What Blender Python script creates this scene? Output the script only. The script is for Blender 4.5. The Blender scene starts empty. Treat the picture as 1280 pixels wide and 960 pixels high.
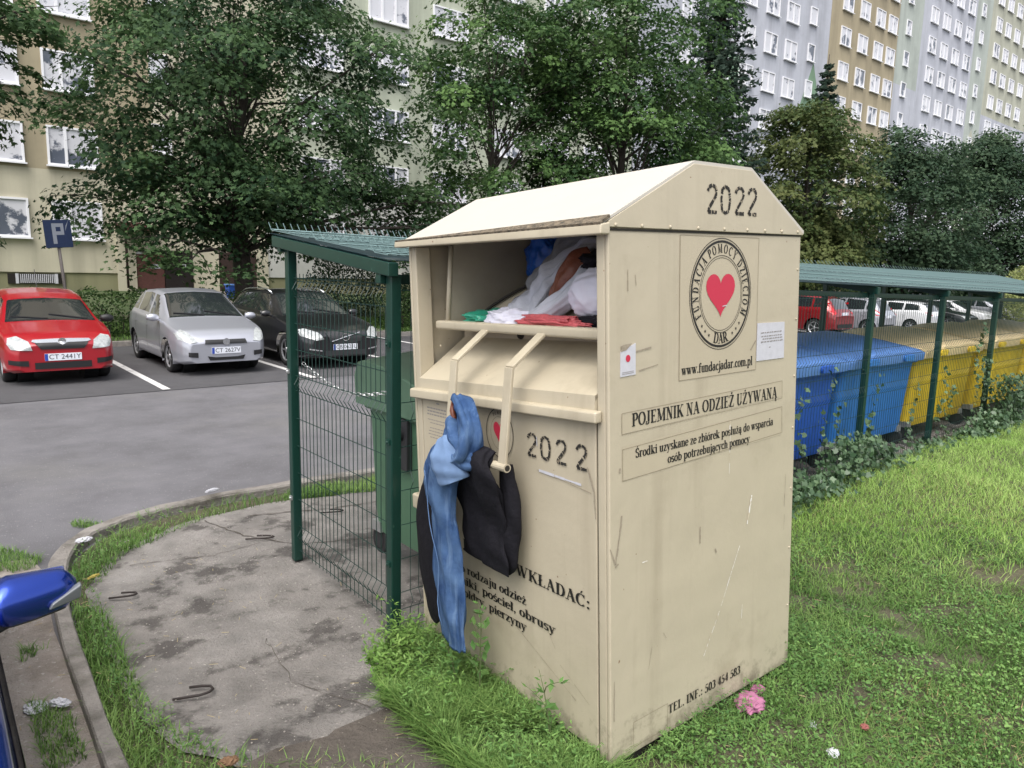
import bpy, bmesh, math, random
import numpy as np
from mathutils import Matrix, Vector, Euler
from mathutils.bvhtree import BVHTree

R_ = math.radians
C = bpy.context.scene.collection
sc = bpy.context.scene

# ------------------------------------------------------------------ camera
cam_d = bpy.data.cameras.new('camera'); cam = bpy.data.objects.new('camera', cam_d); C.objects.link(cam)
down = Vector((-141, -5780, -910)).normalized(); up = -down
U = Vector((1117, 116, -910)); U = (U - up * U.dot(up)).normalized(); V = up.cross(U)
rows = [[U.x, U.y, U.z], [V.x, V.y, V.z], [up.x, up.y, up.z]]      # world from camera
cam.matrix_world = Matrix.Translation((0, 0, 1.95)) @ Matrix(rows).to_4x4()
cam_d.sensor_fit = 'HORIZONTAL'; cam_d.sensor_width = 36.0; cam_d.lens = 36.0 * 910 / 1280
cam_d.clip_start = 0.05; cam_d.clip_end = 600
sc.camera = cam

# ------------------------------------------------------------------ light
SUN_EL, SUN_AZ = 62.0, 215.0          # azimuth of the sun in the ground plane, degrees counter-clockwise from +X
w = bpy.data.worlds.new("World"); sc.world = w; w.use_nodes = True
wn = w.node_tree.nodes; wl = w.node_tree.links
bg = wn['Background']; sky = wn.new('ShaderNodeTexSky'); sky.sky_type = 'NISHITA'; sky.sun_disc = False
sky.sun_elevation = R_(SUN_EL); sky.sun_rotation = R_(90 - SUN_AZ)
sky.air_density = 1.0; sky.dust_density = 4.0; sky.ozone_density = 1.0
hs = wn.new('ShaderNodeHueSaturation'); hs.inputs['Saturation'].default_value = 0.30
wl.new(sky.outputs[0], hs.inputs['Color']); wl.new(hs.outputs[0], bg.inputs['Color'])
bg.inputs['Strength'].default_value = 0.15
sun_d = bpy.data.lights.new('sun', 'SUN'); sun_d.energy = 1.2; sun_d.angle = R_(60); sun_d.color = (1.0, 0.95, 0.88)
sun = bpy.data.objects.new('sun', sun_d); C.objects.link(sun)
sv = Vector((math.cos(R_(SUN_EL)) * math.cos(R_(SUN_AZ)), math.cos(R_(SUN_EL)) * math.sin(R_(SUN_AZ)), math.sin(R_(SUN_EL))))
sun.rotation_euler = sv.to_track_quat('Z', 'Y').to_euler(); sun.location = (0, 0, 60)
sc.view_settings.view_transform = 'Standard'; sc.view_settings.look = 'None'
sc.view_settings.exposure = 1.0; sc.view_settings.gamma = 1.0; sc.view_settings.use_curve_mapping = False
sc.render.engine = 'CYCLES'
sc.cycles.use_denoising = True; sc.cycles.max_bounces = 6; sc.cycles.diffuse_bounces = 3
sc.cycles.glossy_bounces = 3; sc.cycles.transparent_max_bounces = 8; sc.cycles.transmission_bounces = 3

# ------------------------------------------------------------------ materials
MATS = {}
def mat(name, col, rough=0.6, metal=0.0, spec=0.5, var=0.0, vscale=5.0, col2=None, bump=0.0, bscale=60.0, tint=None,
        coat=0.0, blotch=None, trans=0.0, speck=None, streak=None, world=False, grime=None):
    """principled material; colour varied by noise (var), blotched with a second colour, bump, per-leaf tint attribute"""
    if name in MATS: return MATS[name]
    m = bpy.data.materials.new(name); m.use_nodes = True; MATS[name] = m
    N = m.node_tree.nodes; L = m.node_tree.links; P = N['Principled BSDF']
    P.inputs['Roughness'].default_value = rough; P.inputs['Metallic'].default_value = metal
    P.inputs['Specular IOR Level'].default_value = spec; P.inputs['Coat Weight'].default_value = coat
    P.inputs['Coat Roughness'].default_value = 0.08
    tc = N.new('ShaderNodeTexCoord'); co = N.new('ShaderNodeNewGeometry').outputs['Position'] if world else tc.outputs['Object']
    rgb = N.new('ShaderNodeRGB'); rgb.outputs[0].default_value = (*col, 1); out = rgb.outputs[0]
    def noise(scale, detail=5, rough_=0.6, vec=None):
        n = N.new('ShaderNodeTexNoise'); n.inputs['Scale'].default_value = scale; n.inputs['Detail'].default_value = detail
        n.inputs['Roughness'].default_value = rough_; L.new(vec or co, n.inputs['Vector']); return n.outputs['Fac']
    def ramp(fac, a, b):
        r = N.new('ShaderNodeMapRange'); r.inputs['From Min'].default_value = a; r.inputs['From Max'].default_value = b
        L.new(fac, r.inputs['Value']); return r.outputs['Result']
    def mix(fac, a, b, mode='MIX'):
        x = N.new('ShaderNodeMix'); x.data_type = 'RGBA'; x.blend_type = mode
        if isinstance(fac, float): x.inputs[0].default_value = fac
        else: L.new(fac, x.inputs[0])
        for s, v in ((6, a), (7, b)):
            if isinstance(v, tuple): x.inputs[s].default_value = (*v, 1)
            else: L.new(v, x.inputs[s])
        return x.outputs[2]
    if col2: out = mix(ramp(noise(vscale), 0.35, 0.65), out, col2)
    if tint:
        at = N.new('ShaderNodeAttribute'); at.attribute_name = 'tint'
        out = mix(at.outputs['Fac'], out, tint)
    if blotch:                                  # (colour, scale, low, high)
        out = mix(ramp(noise(blotch[1], 8, 0.65), blotch[2], blotch[3]), out, blotch[0])
    if streak:                                  # (colour, scale, low, high): vertical runs
        mp = N.new('ShaderNodeMapping'); mp.inputs['Scale'].default_value = (1, 1, 0.06); L.new(co, mp.inputs['Vector'])
        out = mix(ramp(noise(streak[1], 6, 0.6, mp.outputs[0]), streak[2], streak[3]), out, streak[0])
    if speck:                                   # (colour, scale, low, high)
        out = mix(ramp(noise(speck[1], 2, 0.5), speck[2], speck[3]), out, speck[0])
    if grime:                                   # splashed dirt near the foot
        sx = N.new('ShaderNodeSeparateXYZ'); L.new(co, sx.inputs[0]); zr = N.new('ShaderNodeMapRange'); zr.inputs['From Min'].default_value = 0.0; zr.inputs['From Max'].default_value = 0.28
        zr.inputs['To Min'].default_value = 0.62; zr.inputs['To Max'].default_value = 0.30; L.new(sx.outputs['Z'], zr.inputs['Value'])
        lt = N.new('ShaderNodeMath'); lt.operation = 'SUBTRACT'; L.new(zr.outputs['Result'], lt.inputs[0]); L.new(noise(11, 8, 0.7), lt.inputs[1])
        out = mix(ramp(lt.outputs[0], 0.0, 0.30), out, grime)
    if var:
        f = ramp(noise(vscale * 3.1, 6), 0.25, 0.75)
        mr = N.new('ShaderNodeMapRange'); mr.inputs['To Min'].default_value = 1 - var; mr.inputs['To Max'].default_value = 1 + var * 0.6
        L.new(f, mr.inputs['Value'])
        out = mix(1.0, out, mr.outputs['Result'], 'MULTIPLY')
    L.new(out, P.inputs['Base Color'])
    if bump:
        b = N.new('ShaderNodeBump'); b.inputs['Strength'].default_value = bump; b.inputs['Distance'].default_value = 0.02
        L.new(noise(bscale, 6), b.inputs['Height']); L.new(b.outputs[0], P.inputs['Normal'])
    if trans:
        t = N.new('ShaderNodeBsdfTranslucent'); L.new(out, t.inputs['Color'])
        ms = N.new('ShaderNodeMixShader'); ms.inputs[0].default_value = trans
        L.new(P.outputs[0], ms.inputs[1]); L.new(t.outputs[0], ms.inputs[2])
        L.new(ms.outputs[0], N['Material Output'].inputs['Surface'])
    return m

M_cream = mat('cream_paint', (0.462, 0.408, 0.304), 0.42, var=0.07, vscale=1.2, bump=0.22, bscale=4, grime=(0.17, 0.145, 0.105), blotch=((0.34, 0.29, 0.21), 2.2, 0.56, 0.82),
              streak=((0.37, 0.32, 0.235), 6.0, 0.54, 0.80), speck=((0.20, 0.12, 0.07), 30.0, 0.745, 0.785))
M_cream_roof = mat('cream_roof_paint', (0.505, 0.472, 0.415), 0.45, var=0.04, vscale=1.5, speck=((0.4, 0.35, 0.27), 45, 0.74, 0.8))
M_cream_in = mat('cream_inner_paint', (0.46, 0.40, 0.30), 0.55, var=0.1, vscale=2)
M_inner_grey = mat('inner_grey_steel', (0.37, 0.325, 0.25), 0.6, var=0.15, vscale=2)
M_black = mat('black_lettering', (0.012, 0.011, 0.010), 0.6)
M_stencil = mat('black_spray_paint', (0.02, 0.018, 0.016), 0.8, speck=((0.30, 0.25, 0.18), 60, 0.60, 0.70))
M_gap = mat('dark_gap', (0.02, 0.017, 0.013), 0.9)
M_scratch = mat('grey_scuff', (0.31, 0.265, 0.20), 0.8, var=0.3, vscale=20)
M_white_mark = mat('white_scratch', (0.78, 0.76, 0.72), 0.7, speck=((0.56, 0.485, 0.355), 60, 0.5, 0.6))
M_outline = mat('sticker_edge', (0.26, 0.215, 0.15), 0.7, var=0.2, vscale=20)
M_sticker = mat('cream_sticker', (0.448, 0.392, 0.288), 0.40, var=0.04, vscale=3)
M_red_heart = mat('red_heart_print', (0.50, 0.025, 0.06), 0.45)
M_paper = mat('white_paper', (0.52, 0.52, 0.56), 0.7, var=0.08, vscale=12)
M_greytext = mat('faded_grey_print', (0.25, 0.23, 0.22), 0.7)
M_moss = mat('moss_dirt', (0.24, 0.19, 0.13), 0.95, col2=(0.07, 0.06, 0.045), vscale=45, bump=0.8, bscale=90)
M_green_steel = mat('dark_green_steel', (0.007, 0.040, 0.030), 0.35, var=0.15, vscale=6, speck=((0.05, 0.12, 0.09), 25, 0.7, 0.8))
M_wire = mat('green_mesh_wire', (0.008, 0.035, 0.028), 0.45)
M_roof_sheet = mat('green_roof_sheet', (0.12, 0.185, 0.205), 0.25, var=0.25, vscale=2, trans=0.78, blotch=((0.16, 0.20, 0.20), 1.6, 0.55, 0.75))
M_galv = mat('galvanised_bolt', (0.55, 0.56, 0.57), 0.4, metal=0.8)
M_roofwire = mat('weathered_roof_wire', (0.17, 0.26, 0.26), 0.45)

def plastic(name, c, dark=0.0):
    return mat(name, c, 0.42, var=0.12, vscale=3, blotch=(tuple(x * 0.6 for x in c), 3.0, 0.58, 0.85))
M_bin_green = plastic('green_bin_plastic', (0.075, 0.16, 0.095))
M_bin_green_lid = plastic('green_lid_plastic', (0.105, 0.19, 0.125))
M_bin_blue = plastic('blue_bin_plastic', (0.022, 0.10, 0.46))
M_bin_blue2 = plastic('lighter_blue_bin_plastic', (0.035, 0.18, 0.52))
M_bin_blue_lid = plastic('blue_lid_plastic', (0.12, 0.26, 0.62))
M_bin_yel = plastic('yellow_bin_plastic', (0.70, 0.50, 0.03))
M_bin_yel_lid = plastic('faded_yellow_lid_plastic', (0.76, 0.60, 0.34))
M_rubber = mat('black_rubber', (0.018, 0.018, 0.019), 0.7)
M_dark_plastic = mat('dark_plastic', (0.03, 0.03, 0.033), 0.5)

M_denim = mat('blue_denim', (0.040, 0.088, 0.215), 0.95, spec=0.1, col2=(0.10, 0.18, 0.34), vscale=7.0, bump=0.6, bscale=330, var=0.22, streak=((0.16, 0.255, 0.42), 26, 0.52, 0.70))
M_denim_light = mat('pale_denim_inside', (0.155, 0.24, 0.40), 0.9, spec=0.15, bump=0.3, bscale=260, var=0.1, vscale=6)
M_denim_seam = mat('denim_seam', (0.11, 0.185, 0.33), 0.9, spec=0.1)
M_blackcloth = mat('black_cloth', (0.009, 0.0085, 0.012), 0.85, spec=0.2, bump=0.3, bscale=38, var=0.3, vscale=9)
M_greycloth = mat('pale_grey_cloth', (0.46, 0.47, 0.52), 0.9, spec=0.1, var=0.1, bump=0.2, bscale=60)
M_midgrey = mat('grey_cloth', (0.24, 0.24, 0.25), 0.9, spec=0.1, var=0.15, bump=0.2, bscale=60)
M_whitecloth = mat('white_cloth', (0.66, 0.65, 0.74), 0.85, spec=0.1, var=0.05)
M_leather = mat('brown_leather', (0.16, 0.045, 0.022), 0.4, var=0.25, vscale=9, bump=0.25, bscale=50)
M_greenbag = mat('green_plastic_bag', (0.03, 0.30, 0.19), 0.3, var=0.25, vscale=10)
M_redbag = mat('red_net_bag', (0.48, 0.09, 0.10), 0.5, var=0.3, vscale=22)
M_bluebag = mat('blue_plastic_bag', (0.015, 0.10, 0.42), 0.35, var=0.2, vscale=10)
M_pink = mat('pink_cloth', (0.36, 0.135, 0.23), 0.8, var=0.1, vscale=10)

M_asphalt = mat('asphalt', (0.148, 0.144, 0.156), 0.88, var=0.16, vscale=1.0, col2=(0.108, 0.105, 0.113), bump=0.5, bscale=130,
                speck=((0.25, 0.25, 0.26), 55, 0.66, 0.74), blotch=((0.15, 0.145, 0.145), 0.35, 0.5, 0.7))
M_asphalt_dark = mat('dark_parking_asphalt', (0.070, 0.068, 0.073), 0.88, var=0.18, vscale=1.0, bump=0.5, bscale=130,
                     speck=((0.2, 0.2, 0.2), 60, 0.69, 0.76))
M_dirt_road = mat('dusty_gravel_asphalt', (0.33, 0.29, 0.26), 0.95, var=0.22, vscale=2.2, bump=0.8, bscale=90,
                  speck=((0.44, 0.41, 0.38), 48, 0.62, 0.72), blotch=((0.20, 0.17, 0.145), 2.5, 0.52, 0.68))
M_concrete = mat('weathered_concrete', (0.250, 0.234, 0.220), 0.92, var=0.40, vscale=1.3, col2=(0.200, 0.184, 0.170), bump=1.0, bscale=55,
                 blotch=((0.095, 0.086, 0.080), 2.6, 0.518, 0.585), speck=((0.40, 0.37, 0.34), 50, 0.66, 0.74))
M_kerb = mat('kerb_concrete', (0.25, 0.23, 0.21), 0.92, var=0.35, vscale=3, bump=0.8, bscale=60, blotch=((0.12, 0.108, 0.09), 3, 0.48, 0.66))
M_soil = mat('grass_soil', (0.060, 0.070, 0.030), 0.97, col2=(0.100, 0.085, 0.055), vscale=3, bump=0.9, bscale=40, var=0.3)
M_dirt = mat('bare_dirt', (0.098, 0.083, 0.070), 0.97, var=0.3, vscale=4, bump=1.0, bscale=45, speck=((0.3, 0.27, 0.24), 60, 0.68, 0.76))
M_road_white = mat('worn_road_paint', (0.62, 0.61, 0.60), 0.8, var=0.2, vscale=4, blotch=((0.2, 0.2, 0.2), 7, 0.56, 0.75))
M_grass = mat('grass_blade', (0.088, 0.182, 0.040), 0.6, spec=0.25, tint=(0.27, 0.40, 0.12), trans=0.32)
M_grass_light = mat('pale_grass_blade', (0.21, 0.37, 0.070), 0.6, spec=0.25, tint=(0.42, 0.56, 0.18), trans=0.36)
M_weed = mat('weed_leaf', (0.068, 0.160, 0.042), 0.6, spec=0.25, tint=(0.20, 0.34, 0.095), trans=0.22)
M_weed_pale = mat('pale_weed_leaf', (0.10, 0.22, 0.04), 0.55, spec=0.3, tint=(0.22, 0.34, 0.09), trans=0.25)
M_ivy = mat('ivy_leaf', (0.030, 0.070, 0.028), 0.40, spec=0.5, tint=(0.14, 0.22, 0.11), trans=0.15)
M_stem = mat('weed_stem', (0.10, 0.13, 0.05), 0.7)
M_dryleaf = mat('dry_leaf', (0.17, 0.095, 0.05), 0.8, var=0.3, vscale=20)
M_bark = mat('bark', (0.055, 0.045, 0.038), 0.95, var=0.35, vscale=6, bump=1.0, bscale=22)
def leafmat(n, a, b): return mat(n, a, 0.6, spec=0.18, tint=b, trans=0.34)
M_leaf_a = leafmat('maple_leaf', (0.022, 0.054, 0.025), (0.095, 0.165, 0.062))
M_leaf_b = leafmat('lighter_maple_leaf', (0.027, 0.066, 0.023), (0.125, 0.22, 0.066))
M_leaf_e = leafmat('browning_leaf', (0.045, 0.080, 0.025), (0.130, 0.150, 0.052))
M_leaf_f = leafmat('dull_dark_leaf', (0.026, 0.056, 0.030), (0.080, 0.125, 0.065))
M_leaf_c = leafmat('spruce_needles', (0.022, 0.045, 0.032), (0.062, 0.095, 0.065))
M_leaf_h = leafmat('hedge_leaf', (0.020, 0.048, 0.015), (0.085, 0.140, 0.038))
M_leaf_p = leafmat('pale_shrub_leaf', (0.20, 0.24, 0.08), (0.34, 0.36, 0.16))

def plaster(n, c): return mat(n, c, 0.9, var=0.07, vscale=0.35, streak=(tuple(x * 0.66 for x in c), 0.9, 0.46, 0.75), blotch=(tuple(x * 0.8 for x in c), 0.25, 0.5, 0.7))
M_pl_beige = plaster('beige_plaster', (0.36, 0.31, 0.21))
M_pl_yellow = plaster('pale_yellow_plaster', (0.52, 0.485, 0.37))
M_pl_olive = plaster('olive_plaster', (0.25, 0.245, 0.14))
M_pl_green = plaster('pale_green_plaster', (0.45, 0.48, 0.38))
M_pl_white = plaster('grey_white_plaster', (0.47, 0.485, 0.54))
M_pl_ochre = plaster('ochre_plaster', (0.38, 0.325, 0.22))
M_pl_mint = plaster('grey_mint_plaster', (0.42, 0.46, 0.42))
M_pl_deepgreen = plaster('deep_green_plaster', (0.19, 0.30, 0.20))
M_pl_pyellow = plaster('lemon_plaster', (0.45, 0.455, 0.37))
M_plinth_grey = plaster('grey_white_wall', (0.55, 0.55, 0.52))
M_frame = mat('white_window_frame', (0.80, 0.80, 0.83), 0.4)
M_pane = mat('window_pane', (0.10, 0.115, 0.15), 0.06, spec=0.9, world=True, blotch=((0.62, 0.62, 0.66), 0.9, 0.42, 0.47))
M_pane_dark = mat('dark_window_pane', (0.05, 0.055, 0.065), 0.08, spec=0.8)
M_brick = mat('brown_tiles', (0.10, 0.038, 0.030), 0.7, var=0.25, vscale=4)
M_door = mat('dark_door', (0.018, 0.014, 0.013), 0.35)
M_column = mat('dark_brown_wall', (0.035, 0.018, 0.014), 0.8, var=0.2)
M_sign_blue = mat('faded_parking_blue', (0.010, 0.024, 0.075), 0.4, var=0.2, vscale=5)
M_sign_white = mat('sign_white', (0.26, 0.28, 0.32), 0.5, var=0.1, vscale=8)
M_pole = mat('rusty_grey_pole', (0.16, 0.14, 0.13), 0.7, var=0.3, vscale=12)

M_tyre = mat('tyre', (0.014, 0.014, 0.015), 0.8)
M_rim = mat('wheel_rim', (0.42, 0.43, 0.45), 0.35, metal=0.7)
M_glass = mat('car_glass', (0.016, 0.019, 0.022), 0.03, spec=1.0, coat=1.0)
M_headlight = mat('headlight_lens', (0.40, 0.42, 0.42), 0.12, spec=0.6, coat=0.4, var=0.45, vscale=7)
M_tail = mat('tail_light', (0.50, 0.012, 0.02), 0.15, spec=0.7)
M_blacktrim = mat('black_trim', (0.012, 0.012, 0.013), 0.5)
M_chrome = mat('chrome_trim', (0.75, 0.76, 0.78), 0.18, metal=0.9)
M_plate = mat('plate_white', (0.72, 0.74, 0.80), 0.5)
M_plate_blue = mat('plate_blue', (0.02, 0.06, 0.35), 0.5)
M_plate_ink = mat('plate_ink', (0.05, 0.05, 0.06), 0.5)
def carpaint(n, c, metal=0.0, rough=0.3): return mat(n, c, rough, metal=metal, spec=0.5, coat=0.8)
M_car_red = carpaint('red_car_paint', (0.31, 0.004, 0.012))
M_car_silver = carpaint('silver_car_paint', (0.44, 0.45, 0.50), 0.55, 0.34)
M_car_black = carpaint('black_car_paint', (0.008, 0.008, 0.010))
M_car_dred = carpaint('dark_red_car_paint', (0.20, 0.008, 0.012), 0.2)
M_car_white = carpaint('white_car_paint', (0.66, 0.67, 0.69))
M_car_blue = carpaint('blue_car_paint', (0.012, 0.050, 0.36), 0.80, 0.24)

# ------------------------------------------------------------------ mesh helpers
class MB:
    """collects shapes; build() links them as ONE mesh object"""
    def __init__(s): s.v = []; s.f = []; s.mi = []
    def add(s, vs, fs, mi=0):
        o = len(s.v); s.v.extend([tuple(map(float, p)) for p in vs]); s.f.extend([tuple(i + o for i in f) for f in fs]); s.mi.extend([mi] * len(fs)); return s
    def box(s, x0, x1, y0, y1, z0, z1, mi=0):
        vs = [(x, y, z) for z in (z0, z1) for y in (y0, y1) for x in (x0, x1)]
        return s.add(vs, [(0, 2, 3, 1), (4, 5, 7, 6), (0, 1, 5, 4), (2, 6, 7, 3), (0, 4, 6, 2), (1, 3, 7, 5)], mi)
    def hexa(s, p, mi=0):               # 8 points: bottom ring 0-3, top ring 4-7
        return s.add(p, [(3, 2, 1, 0), (4, 5, 6, 7), (0, 1, 5, 4), (1, 2, 6, 5), (2, 3, 7, 6), (3, 0, 4, 7)], mi)
    def tube(s, pts, r, n=8, cap=True, mi=0):
        pts = [Vector(p) for p in pts]; rr = r if isinstance(r, (list, tuple)) else [r] * len(pts)
        vs = []; fs = []; prev = None
        for i, p in enumerate(pts):
            t = (pts[min(i + 1, len(pts) - 1)] - pts[max(i - 1, 0)]).normalized()
            if prev is None:
                a = Vector((0, 0, 1)) if abs(t.z) < 0.9 else Vector((1, 0, 0)); nrm = t.cross(a).normalized()
            else:
                nrm = (prev - t * prev.dot(t)).normalized()
            prev = nrm; b = t.cross(nrm)
            for k in range(n):
                a = 2 * math.pi * k / n; vs.append(p + (nrm * math.cos(a) + b * math.sin(a)) * rr[i])
        for i in range(len(pts) - 1):
            for k in range(n):
                fs.append((i * n + k, i * n + (k + 1) % n, (i + 1) * n + (k + 1) % n, (i + 1) * n + k))
        if cap: fs.append(tuple(reversed(range(n)))); fs.append(tuple((len(pts) - 1) * n + k for k in range(n)))
        return s.add(vs, fs, mi)
    def prism(s, poly, axis, a, b, mi=0):
        """extrude a 2-D polygon between a and b along axis; polygon is in the other two axes in order"""
        def P(p, c):
            q = [p[0], p[1]]; q.insert(axis, c); return tuple(q)
        n = len(poly)
        return s.add([P(p, a) for p in poly] + [P(p, b) for p in poly],
                     [tuple(range(n))] + [tuple(reversed(range(n, 2 * n)))] + [(i, i + n, (i + 1) % n + n, (i + 1) % n) for i in range(n)], mi)
    def ball(s, c, r, n=10, m=6, mi=0):
        rx, ry, rz = r if isinstance(r, (list, tuple)) else (r, r, r)
        vs = [(c[0], c[1], c[2] + rz)]
        for j in range(1, m):
            th = math.pi * j / m
            for k in range(n):
                a = 2 * math.pi * k / n
                vs.append((c[0] + rx * math.sin(th) * math.cos(a), c[1] + ry * math.sin(th) * math.sin(a), c[2] + rz * math.cos(th)))
        vs.append((c[0], c[1], c[2] - rz)); fs = [(0, 1 + k, 1 + (k + 1) % n) for k in range(n)]
        for j in range(m - 2):
            for k in range(n): fs.append((1 + j * n + k, 1 + (j + 1) * n + k, 1 + (j + 1) * n + (k + 1) % n, 1 + j * n + (k + 1) % n))
        l = len(vs) - 1; fs += [(l, l - n + (k + 1) % n, l - n + k) for k in range(n)]
        return s.add(vs, fs, mi)
    def build(s, name, m, parent=None, smooth=False, bevel=0.0, seg=2, fix=True, subd=0):
        me = bpy.data.meshes.new(name); me.from_pydata(s.v, [], s.f)
        for mm in (m if isinstance(m, (list, tuple)) else [m]): me.materials.append(mm)
        if max(s.mi, default=0): me.polygons.foreach_set('material_index', s.mi)
        if fix:
            b = bmesh.new(); b.from_mesh(me); bmesh.ops.recalc_face_normals(b, faces=b.faces); b.to_mesh(me); b.free()
        if smooth: me.polygons.foreach_set('use_smooth', [True] * len(me.polygons))
        o = bpy.data.objects.new(name, me); C.objects.link(o)
        if parent: o.parent = parent
        if bevel:
            md = o.modifiers.new('bevel', 'BEVEL'); md.width = bevel; md.segments = seg; md.limit_method = 'ANGLE'; md.angle_limit = R_(35)
            me.polygons.foreach_set('use_smooth', [True] * len(me.polygons))
            w_ = o.modifiers.new('wn', 'WEIGHTED_NORMAL'); w_.keep_sharp = True
        if subd:
            md = o.modifiers.new('sub', 'SUBSURF'); md.levels = subd; md.render_levels = subd
        return o

def np_mesh(name, verts, faces_flat, sizes, m, parent=None, tint=None, smooth=False):
    me = bpy.data.meshes.new(name); nv = len(verts)
    me.vertices.add(nv); me.vertices.foreach_set('co', np.asarray(verts, np.float32).ravel())
    sizes = np.asarray(sizes, np.int32); starts = np.concatenate([[0], np.cumsum(sizes)[:-1]]).astype(np.int32)
    me.loops.add(int(sizes.sum())); me.loops.foreach_set('vertex_index', np.asarray(faces_flat, np.int32))
    me.polygons.add(len(sizes)); me.polygons.foreach_set('loop_start', starts); me.polygons.foreach_set('loop_total', sizes)
    me.update(calc_edges=True)
    if tint is not None:
        a = me.attributes.new('tint', 'FLOAT', 'POINT'); a.data.foreach_set('value', np.asarray(tint, np.float32))
    for mm in (m if isinstance(m, (list, tuple)) else [m]): me.materials.append(mm)
    if smooth: me.polygons.foreach_set('use_smooth', [True] * len(me.polygons))
    o = bpy.data.objects.new(name, me); C.objects.link(o)
    if parent: o.parent = parent
    return o

def tag(o, label, cat, group=None, kind=None):
    if label: o['label'] = label
    if cat: o['category'] = cat
    if group: o['group'] = group
    if kind: o['kind'] = kind
    return o
def thing(name, label, cat, loc=(0, 0, 0), rotz=0.0, group=None):
    o = bpy.data.objects.new(name, None); C.objects.link(o); o.location = loc; o.rotation_euler = (0, 0, rotz); o.empty_display_size = 0.2
    return tag(o, label, cat, group)
def dup(o, loc, rotz=None, label=None, parent=None):
    c = o.copy(); C.objects.link(c)
    if parent is not None: c.parent = parent
    else:
        c.location = loc
        if rotz is not None: c.rotation_euler = (0, 0, rotz)
        if label: c['label'] = label
    for ch in list(o.children): dup(ch, None, parent=c)
    return c

def in_poly(x, y, poly):
    """vectorised point in polygon"""
    x = np.asarray(x); y = np.asarray(y); r = np.zeros(x.shape, bool); n = len(poly)
    for i in range(n):
        x0, y0 = poly[i]; x1, y1 = poly[(i + 1) % n]
        if y0 == y1: continue
        c = ((y0 > y) != (y1 > y)) & (x < (x1 - x0) * (y - y0) / (y1 - y0) + x0)
        r ^= c
    return r
def nearest_on(px, py, poly):
    best = None
    for i in range(len(poly)):
        x0, y0 = poly[i]; x1, y1 = poly[(i + 1) % len(poly)]
        dx, dy = x1 - x0, y1 - y0; t = max(0, min(1, ((px - x0) * dx + (py - y0) * dy) / (dx * dx + dy * dy + 1e-12)))
        q = (x0 + t * dx, y0 + t * dy); d = (q[0] - px) ** 2 + (q[1] - py) ** 2
        if best is None or d < best[0]: best = (d, q)
    return best[1]
def sheet(name, poly, step, zf, m, parent=None, skirt=0.0):
    """a ground sheet: a grid clipped to a polygon, edge vertices snapped onto the outline, z from zf(x, y)"""
    xs = [p[0] for p in poly]; ys = [p[1] for p in poly]
    gx = np.arange(min(xs) - step, max(xs) + 2 * step, step); gy = np.arange(min(ys) - step, max(ys) + 2 * step, step)
    X, Y = np.meshgrid(gx, gy, indexing='ij'); I = in_poly(X, Y, poly)
    vid = {}; vs = []; fs = []
    def vert(i, j):
        k = (i, j)
        if k not in vid:
            x, y = X[i, j], Y[i, j]
            if not I[i, j]: x, y = nearest_on(x, y, poly)
            vid[k] = len(vs); vs.append((x, y, zf(x, y)))
        return vid[k]
    for i in range(len(gx) - 1):
        for j in range(len(gy) - 1):
            if I[i, j] or I[i + 1, j] or I[i, j + 1] or I[i + 1, j + 1]:
                fs.append((vert(i, j), vert(i + 1, j), vert(i + 1, j + 1), vert(i, j + 1)))
    b = MB(); b.add(vs, fs); o = b.build(name, m, parent, smooth=True, fix=False)
    if skirt:
        sk = o.modifiers.new('thick', 'SOLIDIFY'); sk.thickness = skirt; sk.offset = -1
    return o

def sstep(a, b, x):
    t = np.clip((np.asarray(x, float) - a) / (b - a), 0, 1); return t * t * (3 - 2 * t)
def road_z(x, y): return float(-0.10 - 0.0165 * np.clip(x - 8, 0, 32))
def drop(y): return float(-0.085 * sstep(2.4, 3.4, y))
def lawn_z(x, y):
    m = sstep(3.2, 7.0, x) * 0.20 * (1 - sstep(3.0, 3.5, y)) * (0.3 + 0.7 * sstep(-1.5, 2.0, y))
    m = m + 0.075 * sstep(.9, 1.6, y) * sstep(2.0, 2.4, x) * (1 - sstep(2.3, 3.0, y)) * (1 - sstep(3.3, 4.6, x))
    n = 0.012 * math.sin(x * 3.1 + y * 2.3) + 0.009 * math.sin(x * 7.3 - y * 5.1)
    return float(m + n * sstep(2.0, 3.2, x) - 0.012) + drop(y)
def back_z(x, y):
    return float(road_z(x, y) + 0.12 + (0.045 * (min(y, 34) - 19.3)) * (1.0 if x < 8 else 1.0))

# ================================================================== SETTING
M_lawnfar = mat('far_lawn', (0.045, 0.085, 0.022), 0.95, col2=(0.07, 0.085, 0.035), vscale=1.5, bump=0.8, bscale=30, var=0.3)
def st(o): o['kind'] = 'structure'; return o
st(sheet('road', [(-70, -40), (160, -40), (160, 95), (-70, 95)], 2.0, lambda x, y: road_z(x, y) - 0.004 - (0.5 if (2.5 < x < 58 and -7 < y < 5) else 0), M_asphalt))
st(sheet('driveway', [(-9, -9), (0.47, -9), (0.47, 4.6), (0.55, 5.35), (0.5, 5.75), (-0.6, 5.95), (-9, 6.2)], 0.25, lambda x, y: road_z(x, y) + 0.003 + 0.006 * math.sin(5 * x + 2) * math.sin(4 * y), M_dirt_road))
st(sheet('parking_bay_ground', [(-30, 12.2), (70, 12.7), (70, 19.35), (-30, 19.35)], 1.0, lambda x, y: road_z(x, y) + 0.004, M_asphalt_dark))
b = MB()
for k in range(-3, 17):
    x0 = 3.07 + 2.52 * k; z = road_z(x0, 14) + 0.0085
    b.add([(x0 - .05, 12.45, z), (x0 + .07, 12.45, z), (x0 + .07, 19.2, z), (x0 - .05, 19.2, z)], [(0, 1, 2, 3)])
st(b.build('parking_markings', M_road_white, fix=False))
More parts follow.
